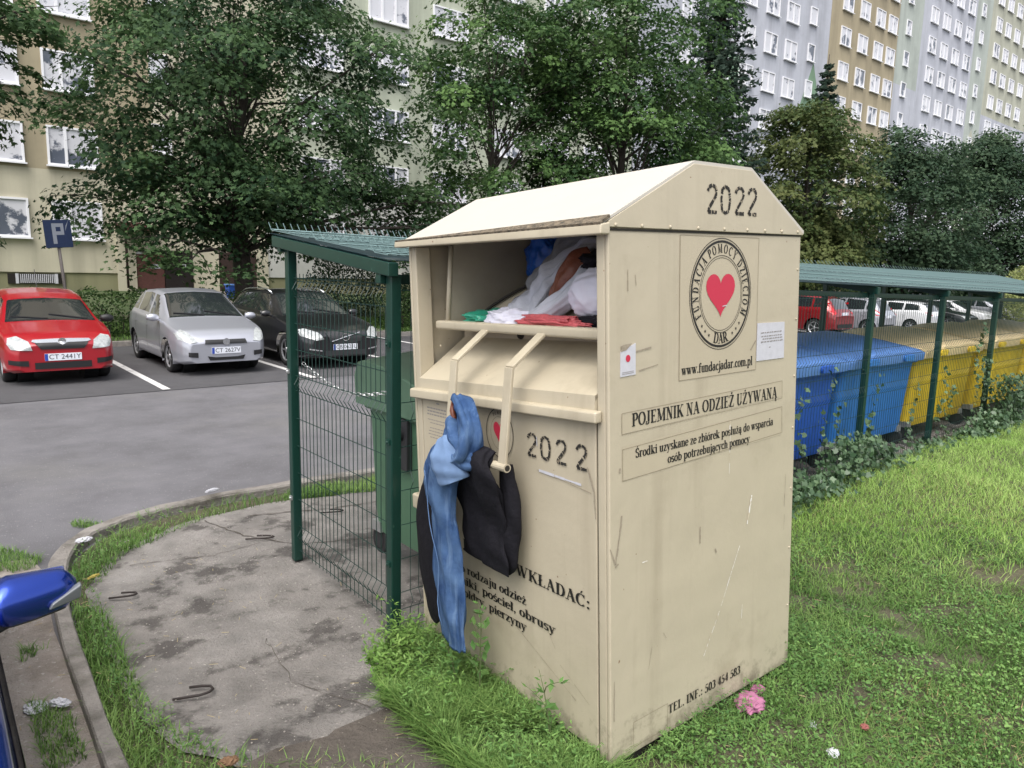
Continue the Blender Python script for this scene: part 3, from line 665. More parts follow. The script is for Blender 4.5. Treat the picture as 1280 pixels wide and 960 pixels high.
# roof with front lip
rf = MB()
prof = [(-.045, 2.128), (CP1, CH), (CP2, CH), (CD + .012, CE + .015)]; low = [(-.045, 2.118), (CP1, CH - .014), (CP2, CH - .014), (CD + .012, CE)]
poly = prof + low[::-1]
for i in range(3):
    rf.prism([prof[i], prof[i + 1], low[i + 1], low[i]], 1, -.006, 1.49)
rf.build('roof', M_cream_roof, CN)
lip = MB(); lip.hexa([(-.052, -.012, 2.085), (.0, -.012, 2.085), (.0, 1.497, 2.112), (-.052, 1.497, 2.112), (-.048, -.012, 2.122), (.0, -.012, 2.13), (.0, 1.497, 2.15), (-.048, 1.497, 2.144)])
lip.build('roof_lip', M_cream, CN, bevel=.006)
ms = MB(); ms.hexa([(-.047, -.008, 2.118), (.004, -.008, 2.146), (-.024, 1.49, 2.146), (-.047, 1.49, 2.140), (-.050, -.008, 2.128), (-.001, -.008, 2.1565), (-.030, 1.49, 2.1510), (-.050, 1.49, 2.148)])
ms.build('moss_strip', M_moss, CN)
gb = MB(); gb.prism([(-.004, CE), (-.004, 2.135), (CP1 - .004, CH - .012), (CP2 + .003, CH - .012), (CD + .006, CE + .004), (CD + .006, CE - .006)], 1, -.008, .014)
gb.build('gable_panel', M_cream, CN, bevel=.003)
MB().prism([(0, CE), (CP1, CH - .016), (CP2, CH - .016), (CD, CE)], 1, CW - .016, CW - .002).build('gable_panel', M_cream, CN)
sm = MB(); sm.box(0.0, CD, -.0035, -.0012, CE - .012, CE - .004); sm.build('seam', M_gap, CN)
rv = MB()
for x in (.03, .17, .33, .5, .67, .83, .96, 1.09, 1.22): rv.ball((x, -.009, CE + .008), (.007, .005, .007), 8, 5)
for z in (1.95, 1.72, 1.45, 1.2, .9, .6, .3): rv.ball((CD - .022, -.001, z), (.006, .004, .006), 8, 5)
for y in (.2, .42, .66, .92, 1.2): rv.ball((-.012, y, 1.432 - .035 * y), (.004, .006, .006), 8, 5)
for (x, z) in ((.18, 1.95), (.22, 1.75), (.3, 1.58), (.12, 1.6)): rv.ball((x, 1.352, z), (.006, .004, .006), 8, 5)
rv.build('rivets', M_cream, CN, smooth=True)
# hinge ledge, sloping tray, sill, inside
lg = MB(); lg.hexa([(-.040, .036, 1.388), (.0, .036, 1.388), (.0, 1.424, 1.336), (-.040, 1.424, 1.336), (-.038, .036, 1.432), (.0, .036, 1.436), (.0, 1.424, 1.388), (-.038, 1.424, 1.384)])
lg.build('hinge_ledge', M_cream, CN, bevel=.008)
fl = MB(); fl.hexa([(-.010, .068, 1.424), (.02, .068, 1.424), (.02, 1.370, 1.376), (-.010, 1.370, 1.376), (-.006, .068, 1.490), (.02, .068, 1.490), (.02, 1.370, 1.440), (-.006, 1.370, 1.440)])
fl.build('ledge_flange', M_cream, CN)
sl = MB(); sl.hexa([(-.006, .068, 1.470), (.31, .068, 1.655), (.31, 1.37, 1.625), (-.006, 1.37, 1.420), (-.006, .068, 1.490), (.30, .068, 1.675), (.30, 1.37, 1.645), (-.006, 1.37, 1.440)])
sl.build('chute_plate', M_cream, CN)
bk = MB(); bk.box(.285, .30, .07, 1.37, 1.60, 1.745); bk.build('chute_back', M_cream_in, CN)
MB().ball((.282, .88, 1.665), (.008, .026, .020), 10, 6).build('hatch_hole', M_gap, CN)
sill = MB(); sill.box(.085, .145, .072, 1.345, 1.690, 1.735); sill.build('hatch_sill', M_cream, CN, bevel=.012)
MB().box(.147, .80, .072, 1.30, 1.695, 1.712).build('hatch_tray', M_cream_in, CN)
MB().box(.80, .82, .03, CW - .03, 1.55, 2.30).build('inner_back', M_inner_grey, CN)
hp = MB(); hp.prism([(.12, 1.712), (.80, 1.712), (.80, 2.29), (.50, 2.29), (.16, 2.115)], 1, 1.268, 1.280); hp.build('hatch_side', M_inner_grey, CN)
MB().tube([(.118, 1.274, 1.715), (.155, 1.274, 2.11)], .013, 8).build('hatch_edge', M_cream, CN, smooth=True)
MB().box(.03, CD - .03, .0225, .0245, 1.45, CE).build('inner_lining', M_inner_grey, CN)
MB().box(.10, CD - .03, CW - .0245, CW - .0225, 1.45, CE).build('inner_lining', M_cream, CN)
dm = MB(); pts = [(.60 - .0 * i, 0, 0) for i in range(1)]
arc = [(.30 + .42 * math.cos(R_(a)), 1.712 + .20 * math.sin(R_(a))) for a in range(20, 181, 12)]
arc3 = [(.22 + .50 * i / 13., 1.20 - .62 * i / 13., 1.718 + .30 * math.sin(math.pi * .5 * i / 13.) ** 0.8) for i in range(14)]
dm.tube(arc3, .008, 6); dm.build('drum_edge', M_gap, CN, smooth=True)
drm = MB(); vs = []; n = 14
for i in range(n):
    x, y, z = arc3[i]; vs += [(x + .02, y, z - .006), (x + .02, .08, z - .006)]
drm.add(vs, [(2 * i, 2 * i + 1, 2 * i + 3, 2 * i + 2) for i in range(n - 1)]); drm.build('drum', M_cream_in, CN, smooth=True)
# lifting arms and tube handle
for ya in (.49, .905):
    a = MB(); pth = [(.115, 1.716), (-.088, 1.572), (-.138, 1.165)]; th = .007
    for (x0, z0), (x1, z1) in zip(pth[:-1], pth[1:]):
        dx, dz = x1 - x0, z1 - z0; l = math.hypot(dx, dz); nx, nz = -dz / l * th, dx / l * th
        a.hexa([(x0 - nx, ya - .026, z0 - nz), (x0 + nx, ya - .026, z0 + nz), (x0 + nx, ya + .026, z0 + nz), (x0 - nx, ya + .026, z0 - nz),
                (x1 - nx, ya - .026, z1 - nz), (x1 + nx, ya - .026, z1 + nz), (x1 + nx, ya + .026, z1 + nz), (x1 - nx, ya + .026, z1 - nz)])
    a.build('handle_arm', M_cream, CN, bevel=.003)
tb = MB(); tb.tube([(-.137, .458, 1.155), (-.137, .96, 1.150)], .019, 14); hb = tb.build('handle_tube', M_cream, CN, smooth=False)
MB().tube([(-.137, .4570, 1.155), (-.137, .4575, 1.155)], .013, 12).build('tube_opening', M_gap, hb)
MB().box(.01, .07, CW, 1.535, .70, .785).build('lifting_lug', M_cream, CN, bevel=.012)
MB().box(.012, .06, CW, 1.46, 1.2, 1.28).build('lifting_lug', M_cream, CN, bevel=.006)
# printing on the side
sp = sideP(.0025)
b = MB(); b.add([sideP(.0012)(*p) for p in ((.397, 1.512), (.923, 1.510), (.926, 2.088), (.397, 2.092))], [(0, 1, 2, 3)]); b.build('emblem_sticker', M_sticker, CN)
def outline(poly, w, place, name):
    b = MB()
    for (x0, z0), (x1, z1) in zip(poly, poly[1:] + poly[:1]):
        P, F = stroke_shapes(('l', x0, z0, x1, z1, w)); b.add([place(*p) for p in P], F)
    return b.build(name, M_outline, CN)
outline([(.397, 1.512), (.923, 1.510), (.926, 2.088), (.397, 2.092)], .0022, sp, 'sticker_edge')
outline([(.066, 1.338), (1.14, 1.355), (1.137, 1.437), (.066, 1.420)], .002, sp, 'sticker_edge')
outline([(.07, 1.155), (1.147, 1.190), (1.141, 1.314), (.07, 1.280)], .002, sp, 'sticker_edge')
outline([(.13, .13), (.34, .13), (.34, .02), (.13, .02)], .0016, sp, 'sticker_edge')
for i, (za, zb) in enumerate(((1.340, 1.436), (1.157, 1.312))):
    b = MB(); b.add([sideP(.0010)(*p) for p in ((.067, za), (1.14, za + .022), (1.138, zb), (.067, zb - .02))], [(0, 1, 2, 3)]); b.build('text_sticker', M_sticker, CN)
EX, EZ, ERX, ERZ = .665, 1.852, .208, .231
b = MB()
for k, wd in ((1.0, .0030), (.945, .0095), (.695, .0026), (.655, .0020)): ring2d(EX, EZ, ERX * k, ERZ * k, wd, sp, b)
lettering_arc('FUNDACJA POMOCY DZIECIOM', EX, EZ, ERX * .82, ERZ * .82, 212, -32, .037, .031, sp, b)
lettering_arc('DAR', EX, EZ, ERX * .80, ERZ * .80, 254, 286, .044, .044, sp, b)
for a in (222, 232, 242, 298, 308, 318):
    cx, cz = EX + ERX * .82 * math.cos(R_(a)), EZ + ERZ * .82 * math.sin(R_(a))
    b.add([sp(cx + .007 * math.cos(R_(90 + 72 * i)) if False else cx + (.008 if i % 2 == 0 else .0035) * math.cos(R_(90 + 36 * i)), cz + (.008 if i % 2 == 0 else .0035) * math.sin(R_(90 + 36 * i))) for i in range(10)], [tuple(range(10))])
b.build('emblem_ring', M_black, CN)
heart2d(.660, 1.846, .195, .182, sideP(.003), MB()).build('heart_emblem', M_red_heart, CN)
MB().add([sideP(.004)(*p) for p in ((.672, 1.800), (.70, 1.802), (.70, 1.806), (.672, 1.803))], [(0, 1, 2, 3)]).build('scratch', M_paper, CN)
lettering('www.fundacjadar.com.pl', .412, .897, 1.533, .040, sp).build('web_address', M_black, CN)
lettering('POJEMNIK NA ODZIEŻ UŻYWANĄ', .120, 1.098, 1.362, .052, sp).build('title_text', M_black, CN)
lettering('Środki uzyskane ze zbiórek posłużą do wsparcia', .140, 1.072, 1.236, .037, sp).build('subtitle_text', M_black, CN); lettering('osób potrzebujących pomocy', .330, .890, 1.182, .037, sp).build('subtitle_text', M_black, CN)
lettering('TEL. INF.: 503 454 583', .345, .857, .079, .040, sp).build('phone_text', M_black, CN)
stencil('2022', (.557, .645, .742, .832), 2.184, .064, .108, sideP(.0095), 3)
# stickers
pp = MB(); pp.hexa([(.927, -.0035, 1.547), (1.143, -.0035, 1.545), (1.143, -.0008, 1.545), (.927, -.0008, 1.547), (.929, -.0035, 1.716), (1.141, -.0035, 1.712), (1.141, -.0008, 1.712), (.929, -.0008, 1.716)])
po = pp.build('paper_notice', M_paper, CN); rn = random.Random(8); b = MB()
for i, z in enumerate((1.668, 1.652, 1.640, 1.627, 1.600)):
    x = .95 + rn.uniform(0, .02) + (.06 if i == 4 else 0)
    while x < (1.12 if i < 4 else 1.03):
        l = rn.uniform(.008, .024); b.add([sideP(.0045)(*p) for p in ((x, z), (x + l, z + .0012), (x + l, z + .006), (x, z + .005))], [(0, 1, 2, 3)]); x += l + .005
b.build('faint_print', M_greytext, po)
pp = MB(); pp.hexa([(.058, -.003, 1.560), (.141, -.003, 1.563), (.141, -.0008, 1.563), (.058, -.0008, 1.560), (.059, -.003, 1.655), (.141, -.003, 1.683), (.141, -.0008, 1.683), (.059, -.0008, 1.655)])
so = pp.build('small_sticker', M_paper, CN)
MB().add([sideP(.0042)(.098 + .013 * math.cos(R_(30 * i)), 1.628 + .014 * math.sin(R_(30 * i))) for i in range(12)], [tuple(range(12))]).build('red_dot', M_red_heart, so)
MB().add([sideP(.0042)(*p) for p in ((.058, 1.655), (.09, 1.66), (.12, 1.684), (.075, 1.681), (.058, 1.676), (.064, 1.668))], [tuple(range(6))]).build('torn_patch', M_scratch, so)
b = MB()
for z in (1.575, 1.569): b.add([sideP(.0042)(*p) for p in ((.066, z), (.13, z + .002), (.13, z + .004), (.066, z + .002))], [(0, 1, 2, 3)])
b.build('faint_print', M_greytext, so)
# wear: scratches, scuffs, glue marks
def marks(lines, place, m, name):
    rn = random.Random(5)
    for (x0, z0, x1, z1, w_) in lines:
        w_ *= .7; b = MB(); pl = dense([(x0, z0), (x1, z1)], .03)
        for (p, q) in zip(pl[:-1], pl[1:]):
            P, F = stroke_shapes(('l', p[0] + rn.uniform(-1, 1) * w_ * .25, p[1], q[0], q[1], w_ * rn.uniform(.5, 1.2))); b.add([place(*r) for r in P], F)
        b.build(name, m, CN)
marks([(.915, .93, .885, .80, .012), (.83, .71, .70, .46, .006), (.69, .44, .58, .26, .004), (.74, 1.30, .742, 1.24, .010), (.745, 1.24, .742, 1.06, .004), (.86, .42, .855, .35, .007), (.18, .80, .21, .80, .005)], sp, M_white_mark, 'scratch')
marks([(.545, .865, .545, .79, .008), (.65, .74, .66, .72, .012), (.066, 1.02, .03, .83, .012), (.03, .83, -.0, .90, .008), (.025, .82, .045, .83, .018), (.31, .46, .33, .43, .004), (.055, 1.19, .056, 1.21, .01),
       (.02, .35, .018, .18, .005), (.24, .42, .22, .33, .003), (.10, 1.96, .10, 1.88, .008), (.14, 1.94, .145, 1.90, .004), (.145, 1.65, .23, 1.66, .012), (.16, 1.575, .27, 1.59, .009), (.88, 1.60, .92, 1.64, .010), (1.19, .98, 1.185, .82, .003), (1.19, .78, 1.186, .7, .002)], sp, M_scratch, 'scuff')
fp = frontP(.0006)
marks([(.12, 1.20, .085, 1.11, .010), (.085, 1.11, .075, 1.00, .010), (.43, 1.131, .10, 1.100, .004), (.60, .36, .20, .18, .003), (.30, .30, .12, .20, .002), (.40, .46, .33, .36, .002)], fp, M_scratch, 'scuff')
marks([(.415, 1.131, .155, 1.122, .016), (.43, 1.275, .425, 1.235, .010)], frontP(.0012), M_paper, 'white_paint_mark')
# printing on the door
ft = frontT(.0012)
lettering('PROSIMY WKŁADAĆ:', -1.02, -.108, .664 - .05, .052, ft).build('door_text', M_black, CN)
for t_, x0, x1, z in (('wszelkiego rodzaju odzież', -1.36, -.522, .523), ('ręczniki, pościel, obrusy', -1.20, -.328, .460), ('kołdry, pierzyny', -1.07, -.526, .397)): lettering(t_, x0, x1, z - .035, .043, ft).build('door_text', M_black, CN)
stencil('2022', (-.487, -.400, -.300, -.180), 1.186, .062, .096, frontT(.0014), 9)
b = MB(); ring2d(-.690, 1.250, .100, .112, .004, ft, b); ring2d(-.690, 1.250, .066, .075, .0012, ft, b)
lettering_arc('POMOCY', -.690, 1.250, .083, .094, 125, 55, .016, .014, ft, b); b.build('emblem_ring', M_black, CN)
heart2d(-.690, 1.250, .088, .10, frontT(.0018), MB()).build('heart_emblem', M_red_heart, CN)
b = MB(); b.add([frontP(.0008)(*p) for p in ((1.335, .99), (1.11, .99), (1.11, 1.335), (1.335, 1.335))], [(0, 1, 2, 3)]); ins = b.build('instruction_sticker', M_sticker, CN)
b = MB(); rn = random.Random(2)
for i in range(13):
    z = 1.318 - i * .0165 - (.012 if i > 0 else 0) - (.01 if i > 3 else 0) - (.01 if i > 5 else 0); x = (1.25 if i == 0 else 1.315) - rn.uniform(0, .03); xe = 1.20 if i == 0 else 1.13 + rn.uniform(0, .03)
    if i > 9: continue
    hh = .0075 if i < 4 else .0045
    while x > xe:
        l = rn.uniform(.010, .03); b.add([frontP(.0014)(*p) for p in ((x, z), (x - l, z), (x - l, z + hh), (x, z + hh))], [(0, 1, 2, 3)]); x -= l + .004
b.build('faint_print', M_greytext, ins)

# ------------------------------------------------------------------ cloth helpers (container-local points)
def cpt(x, y, z): return CMAT @ Vector((x, y, z))
def cloth_tube(name, m, path, wid, thk, label, cat, folds=5, amp=.16, seed=1, n=36, sub=8, parent=None, fold_len=1.0, group=None, local=True):
    """a hanging or lying piece of cloth: a flattened tube along path with lengthwise folds; wid/thk per path point"""
    rn = random.Random(seed); pts = [Vector(p) for p in path]; k = len(pts); P = []; Wd = []; Th = []
    def cr(a, b_, c, d, t): return 0.5 * ((2 * b_) + (c - a) * t + (2 * a - 5 * b_ + 4 * c - d) * t * t + (3 * b_ - a - 3 * c + d) * t ** 3)
    for i in range(k - 1):
        q = [max(i - 1, 0), i, i + 1, min(i + 2, k - 1)]
        for j in range(sub):
            t = j / sub; P.append(cr(pts[q[0]], pts[q[1]], pts[q[2]], pts[q[3]], t))
            Wd.append(max(.003, cr(wid[q[0]], wid[q[1]], wid[q[2]], wid[q[3]], t))); Th.append(max(.003, cr(thk[q[0]], thk[q[1]], thk[q[2]], thk[q[3]], t)))
    P.append(pts[-1]); Wd.append(wid[-1]); Th.append(thk[-1])
    ph = [rn.uniform(0, 6.28) for _ in range(6)]; vs = []; fs = []; wv = None
    for i, p in enumerate(P):
        t = (P[min(i + 1, len(P) - 1)] - P[max(i - 1, 0)]).normalized()
        if wv is None:
            wv = Vector((0, 1, 0)) - t * t.y
            if wv.length < .3: wv = Vector((1, 0, 0)) - t * t.x
        wv = (wv - t * wv.dot(t)).normalized(); nv = t.cross(wv); s = i / (len(P) - 1)
        for q in range(n):
            a = 2 * math.pi * q / n
            f = 1 + amp * (math.sin(folds * a + ph[0] + 2.2 * s * fold_len) * .6 + math.sin((folds * 2 + 1) * a + ph[1] - 3 * s * fold_len) * .35) + amp * .5 * math.sin(9 * s * fold_len + ph[2] + 2 * a) + amp * .35 * math.sin(23 * s * fold_len + 3 * a + ph[3])
            vs.append(p + wv * (math.cos(a) * Wd[i] * (1 + (f - 1) * .5)) + nv * (math.sin(a) * Th[i] * f + amp * .25 * Th[i] * math.sin(folds * 1.5 * math.cos(a) * 3 + ph[4] + 4 * s)))
    from mathutils import noise
    of = Vector((seed * 1.7, seed * .9, seed * 2.3)); cr_ = amp * .30 * max(thk)
    for i_, v in enumerate(vs):
        d_ = (1 - 2 * abs(noise.noise(v * 14 + of))) * .6 + (1 - 2 * abs(noise.noise(Vector((v.x * 40, v.y * 40, v.z * 16)) + of))) * .4
        c_ = P[i_ // n]; vs[i_] = v + (v - c_).normalized() * d_ * cr_
    for i in range(len(P) - 1):
        for q in range(n): fs.append((i * n + q, i * n + (q + 1) % n, (i + 1) * n + (q + 1) % n, (i + 1) * n + q))
    for e, (i, d) in enumerate(((0, -1), (len(P) - 1, 1))):
        c = len(vs); vs.append(P[i] - (P[1] - P[0]).normalized() * .006 * d if e == 0 else P[i] - (P[-1] - P[-2]).normalized() * .008)
        for q in range(n): fs.append((c, i * n + q, i * n + (q + 1) % n) if e else (c, i * n + (q + 1) % n, i * n + q))
    if local: vs = [CMAT @ v for v in vs]
    o = MB().add(vs, fs).build(name, m, parent, smooth=True)
    if label: tag(o, label, cat, group)
    return o
def cloth_heap(name, m, c, r, label, cat, seed, crumple=.25, n=40, flat=-1.0, rot=0.0, tilt=0.0, local=True, freq=3.0):
    """a crumpled bundle: a displaced ellipsoid with creases, flattened underneath"""
    from mathutils import noise
    b = bmesh.new(); bmesh.ops.create_icosphere(b, subdivisions=5, radius=1.0); off = Vector((seed * 3.7, seed * 1.3, seed * 2.1))
    E = Matrix.Rotation(rot, 3, 'Z') @ Matrix.Rotation(tilt, 3, 'X')
    for v in b.verts:
        p = v.co.copy(); d = 0
        for o_, (fq, am) in enumerate(((freq, 1.0), (freq * 2.1, .55), (freq * 4.3, .25))): d += am * (1 - 2 * abs(noise.noise(p * fq * .5 + off * (o_ + 1))) ** .7)
        p = p * (1 + crumple * (d - .6)); p = Vector((p.x * r[0], p.y * r[1], max(p.z, flat) * r[2])); p = E @ p + Vector(c)
        v.co = CMAT @ p if local else p
    me = bpy.data.meshes.new(name); b.to_mesh(me); b.free(); me.materials.append(m); me.polygons.foreach_set('use_smooth', [True] * len(me.polygons))
    o = bpy.data.objects.new(name, me); C.objects.link(o); return tag(o, label, cat)

# trousers and jacket tied over the tube handle
J = thing('jeans', 'faded blue denim jeans knotted over the container handle and hanging down', 'jeans', cpt(-.15, .8, 1.2))
JL = J.location.copy()
def under(o):           # re-home a world-space mesh under the empty
    o.data.transform(Matrix.Translation(-JL)); o.parent = J
seg = cloth_tube('trouser_leg', M_denim, [(-.155, .80, 1.19), (-.185, .85, 1.10), (-.18, .905, .95), (-.17, .91, .75), (-.165, .90, .55), (-.165, .885, .38), (-.165, .88, .225)],
                 [.075, .10, .105, .105, .125, .125, .118], [.05, .055, .045, .04, .04, .034, .026], None, None, folds=4, amp=.34, seed=3, fold_len=1.2); under(seg)
seg = cloth_tube('trouser_leg', M_denim, [(-.15, .80, 1.17), (-.17, .93, 1.13), (-.15, 1.04, 1.03), (-.12, 1.11, .91), (-.10, 1.12, .83)],
                 [.05, .075, .06, .04, .02], [.045, .04, .03, .02, .01], None, None, folds=3, amp=.3, seed=5); under(seg)
seg = cloth_tube('waist_knot', M_denim, [(-.10, .82, 1.36), (-.145, .78, 1.395), (-.175, .70, 1.375), (-.19, .64, 1.29), (-.20, .66, 1.20), (-.20, .75, 1.15)],
                 [.025, .042, .046, .048, .052, .04], [.04, .034, .034, .038, .038, .025], None, None, folds=4, amp=.34, seed=8); under(seg)
seg = cloth_tube('waist_knot', M_denim, [(-.12, .84, 1.32), (-.165, .80, 1.28), (-.195, .74, 1.22), (-.19, .66, 1.17), (-.16, .57, 1.16)],
                 [.05, .055, .055, .05, .012], [.03, .04, .045, .04, .012], None, None, folds=4, amp=.3, seed=18); under(seg)
seg = cloth_tube('rolled_cuff', M_denim_light, [(-.205, .82, 1.235), (-.225, .79, 1.18), (-.225, .765, 1.11), (-.215, .745, 1.055)],
                 [.05, .092, .096, .085], [.03, .045, .045, .04], None, None, folds=3, amp=.14, seed=11); under(seg)
seam = MB()
seam.tube([cpt(-.222 + .01 * math.sin(i), .99 - .010 * i + (.02 * math.sin(i * .8)), 1.06 - i * .062) for i in range(13)], .0022, 6)
o = seam.build('stitched_seam', M_denim_seam, smooth=True); under(o)
o = MB().tube([cpt(-.145, .845, 1.395), cpt(-.165, .82, 1.36), cpt(-.165, .80, 1.30), cpt(-.15, .80, 1.26)], [.006, .012, .012, .004], 8).build('waistband_patch', M_leather, smooth=True); under(o)
JK = thing('jacket', 'black jacket hanging behind the knotted jeans on the container handle', 'jacket', cpt(-.1, .7, 1.1)); JL = JK.location.copy()
def under2(o): o.data.transform(Matrix.Translation(-JL)); o.parent = JK
o = cloth_tube('body_panel', M_blackcloth, [(-.135, .665, 1.215), (-.172, .665, 1.165), (-.150, .67, 1.06), (-.10, .675, .90), (-.095, .685, .76), (-.095, .69, .665)], [.13, .142, .155, .160, .165, .165], [.018, .028, .032, .032, .032, .018], None, None, folds=3, amp=.40, seed=21); under2(o)
o = cloth_tube('sleeve', M_blackcloth, [(-.08, .545, 1.14), (-.075, .525, 1.0), (-.07, .53, .86), (-.07, .58, .73), (-.07, .62, .665)], [.035, .055, .06, .085, .05], [.03, .035, .035, .03, .015], None, None, folds=2, amp=.2, seed=23); under2(o)
o = cloth_tube('sleeve', M_blackcloth, [(-.09, 1.05, 1.08), (-.085, 1.13, .93), (-.08, 1.185, .72), (-.08, 1.185, .50), (-.08, 1.15, .28), (-.08, 1.12, .225)], [.06, .085, .11, .115, .10, .05], [.03, .035, .035, .03, .025, .012], None, None, folds=2, amp=.22, seed=25); under2(o)

# clothes stuffed in the hatch
cloth_heap('plastic_bag', M_greenbag, (.26, 1.04, 1.735), (.13, .20, .050), 'green plastic bag lying at the left of the container hatch', 'bag', 3, .32, flat=-.4, rot=.15)
cloth_heap('plastic_bag', M_bluebag, (.62, 1.06, 2.04), (.10, .13, .17), 'blue plastic bag at the back of the container hatch', 'bag', 7, .18)
o = cloth_tube('sweatshirt', M_greycloth, [(.20, .83, 1.735), (.24, .80, 1.78), (.30, .74, 1.86), (.36, .67, 1.96), (.42, .56, 2.05), (.45, .47, 2.07)], [.13, .12, .085, .06, .06, .03], [.03, .04, .045, .05, .04, .02], 'pale grey sweatshirt draped down the middle of the container hatch', 'sweatshirt', folds=5, amp=.4, seed=31, fold_len=2)
cloth_heap('shirt', M_whitecloth, (.20, .84, 1.745), (.09, .18, .055), 'white crumpled shirt on the hatch sill between green bag and red net', 'shirt', 11, .22, flat=-.5, freq=2.4)
o = cloth_tube('towel', M_midgrey, [(.40, .93, 1.88), (.42, .86, 1.93), (.46, .80, 2.0), (.50, .74, 2.08), (.52, .62, 2.12)], [.06, .07, .06, .07, .05], [.03, .04, .05, .05, .03], 'grey towel behind the sweatshirt in the hatch', 'towel', folds=4, amp=.3, seed=33)
o = cloth_tube('leather_jacket', M_leather, [(.26, .60, 1.80), (.27, .585, 1.85), (.29, .545, 1.93), (.32, .50, 2.00), (.36, .46, 2.04)], [.018, .045, .06, .065, .04], [.015, .035, .045, .04, .03], 'brown leather jacket sleeve among the clothes in the hatch', 'jacket', folds=2, amp=.22, seed=35)
o = cloth_tube('scarf', M_greycloth, [(.18, .66, 1.755), (.21, .56, 1.80), (.25, .475, 1.87), (.30, .44, 1.95), (.34, .42, 1.99)], [.03, .04, .045, .04, .03], [.03, .04, .04, .035, .02], 'grey scarf under the brown leather sleeve in the hatch', 'scarf', folds=4, amp=.25, seed=37)
cloth_heap('pillow', M_whitecloth, (.27, .29, 1.855), (.09, .19, .115), 'white pillowcase at the right of the container hatch', 'pillow', 15, .14, freq=1.8)
cloth_heap('net_bag', M_redbag, (.16, .52, 1.745), (.05, .24, .032), 'red net bag lying on the hatch sill', 'bag', 19, .26, flat=-.6, freq=2.6)
cloth_heap('fur_hat', M_blackcloth, (.34, .33, 2.00), (.08, .13, .05), 'black garment stuffed under the hatch roof at the right', 'garment', 21, .4)
cloth_heap('dark_trousers', M_blackcloth, (.22, .24, 1.742), (.06, .16, .035), 'dark folded trousers at the right corner of the hatch sill', 'trousers', 23, .3, flat=-.6)

# ================================================================== WASTE SHELTER
X0, Y0 = 1.93, 3.31
SH = thing('bin_shelter', 'dark green steel bin shelter with wire mesh walls and a sloping mesh roof', 'bin shelter', (X0, Y0, -.07))
ox, oy = X0, Y0
ynear = lambda x: Y0 + 0.012 * (x - X0)
yfar = lambda x: 4.62 + 0.028 * (x - X0)
znear = lambda x: 1.905 + .07 - 0.019 * (x - X0)
zfar = lambda x: 2.045 + .07 - 0.008 * (x - X0)
XP = [X0 + 1.84 * k for k in range(9)]
for k, x in enumerate(XP):
    for (y, zt, is_far) in ((ynear(x), znear(x), 0), (yfar(x), zfar(x), 1)):
        b = MB(); b.box(x - .03 - ox, x + .03 - ox, y - .03 - oy, y + .03 - oy, 0, zt)
        if is_far == 0 or k == 0:
            pass
        p = b.build('post', M_green_steel, SH, bevel=.006)
        if k < 6:
            for z in (.45, 1.32) if is_far else (.42, 1.10, 1.62):
                nb = MB(); nb.box(x - .040 - ox, x - .0305 - ox, y - .018 - oy, y + .018 - oy, z - .014, z + .014); nb.ball((x - .042 - ox, y - oy, z), .008, 8, 5); nb.build('bolt_plate', M_galv if is_far and k == 0 else M_green_steel, p)
for x in (XP[0] - .035, *[q for q in XP[1:]]):                        # sloping rafters
    y1 = yfar(x); z0, z1 = znear(x), zfar(x); y0_ = ynear(x); e0, e1 = y0_ - .06, y1 + .15; sl_ = (z1 - z0) / (y1 - y0_); a0 = z0 + sl_ * (e0 - y0_); a1 = z0 + sl_ * (e1 - y0_)
    MB().hexa([(x - .03 - ox, e0 - oy, a0), (x + .03 - ox, e0 - oy, a0), (x + .03 - ox, e1 - oy, a1), (x - .03 - ox, e1 - oy, a1),
               (x - .03 - ox, e0 - oy, a0 + .07), (x + .03 - ox, e0 - oy, a0 + .07), (x + .03 - ox, e1 - oy, a1 + .07), (x - .03 - ox, e1 - oy, a1 + .07)]).build('rafter', M_green_steel, SH, bevel=.005)
xa, xb = XP[0] - .06, XP[-1] + .1
for yy, zf_ in (((lambda x: ynear(x) + .06), (lambda x: znear(x) - .045)), (lambda x: yfar(x) + .05, lambda x: zfar(x) - .02)):
    MB().hexa([(xa - ox, yy(xa) - .025 - oy, zf_(xa)), (xb - ox, yy(xb) - .025 - oy, zf_(xb)), (xb - ox, yy(xb) + .025 - oy, zf_(xb)), (xa - ox, yy(xa) + .025 - oy, zf_(xa)),
               (xa - ox, yy(xa) - .025 - oy, zf_(xa) + .05), (xb - ox, yy(xb) - .025 - oy, zf_(xb) + .05), (xb - ox, yy(xb) + .025 - oy, zf_(xb) + .05), (xa - ox, yy(xa) + .025 - oy, zf_(xa) + .05)]).build('beam', M_green_steel, SH, bevel=.005)
def roof_z(x, y):
    s = (y - ynear(x)) / (yfar(x) - ynear(x)); return znear(x) + (zfar(x) - znear(x)) * s + .078
b = MB(); vs = []; nx_, ny_ = 40, 8
for i in range(nx_ + 1):
    for j in range(ny_ + 1):
        x = xa + (xb - xa) * i / nx_; e_ = ynear(x) - .05; y = e_ + (yfar(x) + .18 - e_) * j / ny_; vs.append((x - ox, y - oy, roof_z(x, y) + .012 * math.sin(i * 2.1) * math.sin(j * 1.3) + .006))
b.add(vs, [(i * (ny_ + 1) + j, (i + 1) * (ny_ + 1) + j, (i + 1) * (ny_ + 1) + j + 1, i * (ny_ + 1) + j + 1) for i in range(nx_) for j in range(ny_)])
rs = b.build('roof_sheet', M_roof_sheet, SH, smooth=True); md = rs.modifiers.new('thick', 'SOLIDIFY'); md.thickness = .004
b = MB()                                                              # wire mesh lying on the roof, ends turned up along the far edge
x = xa
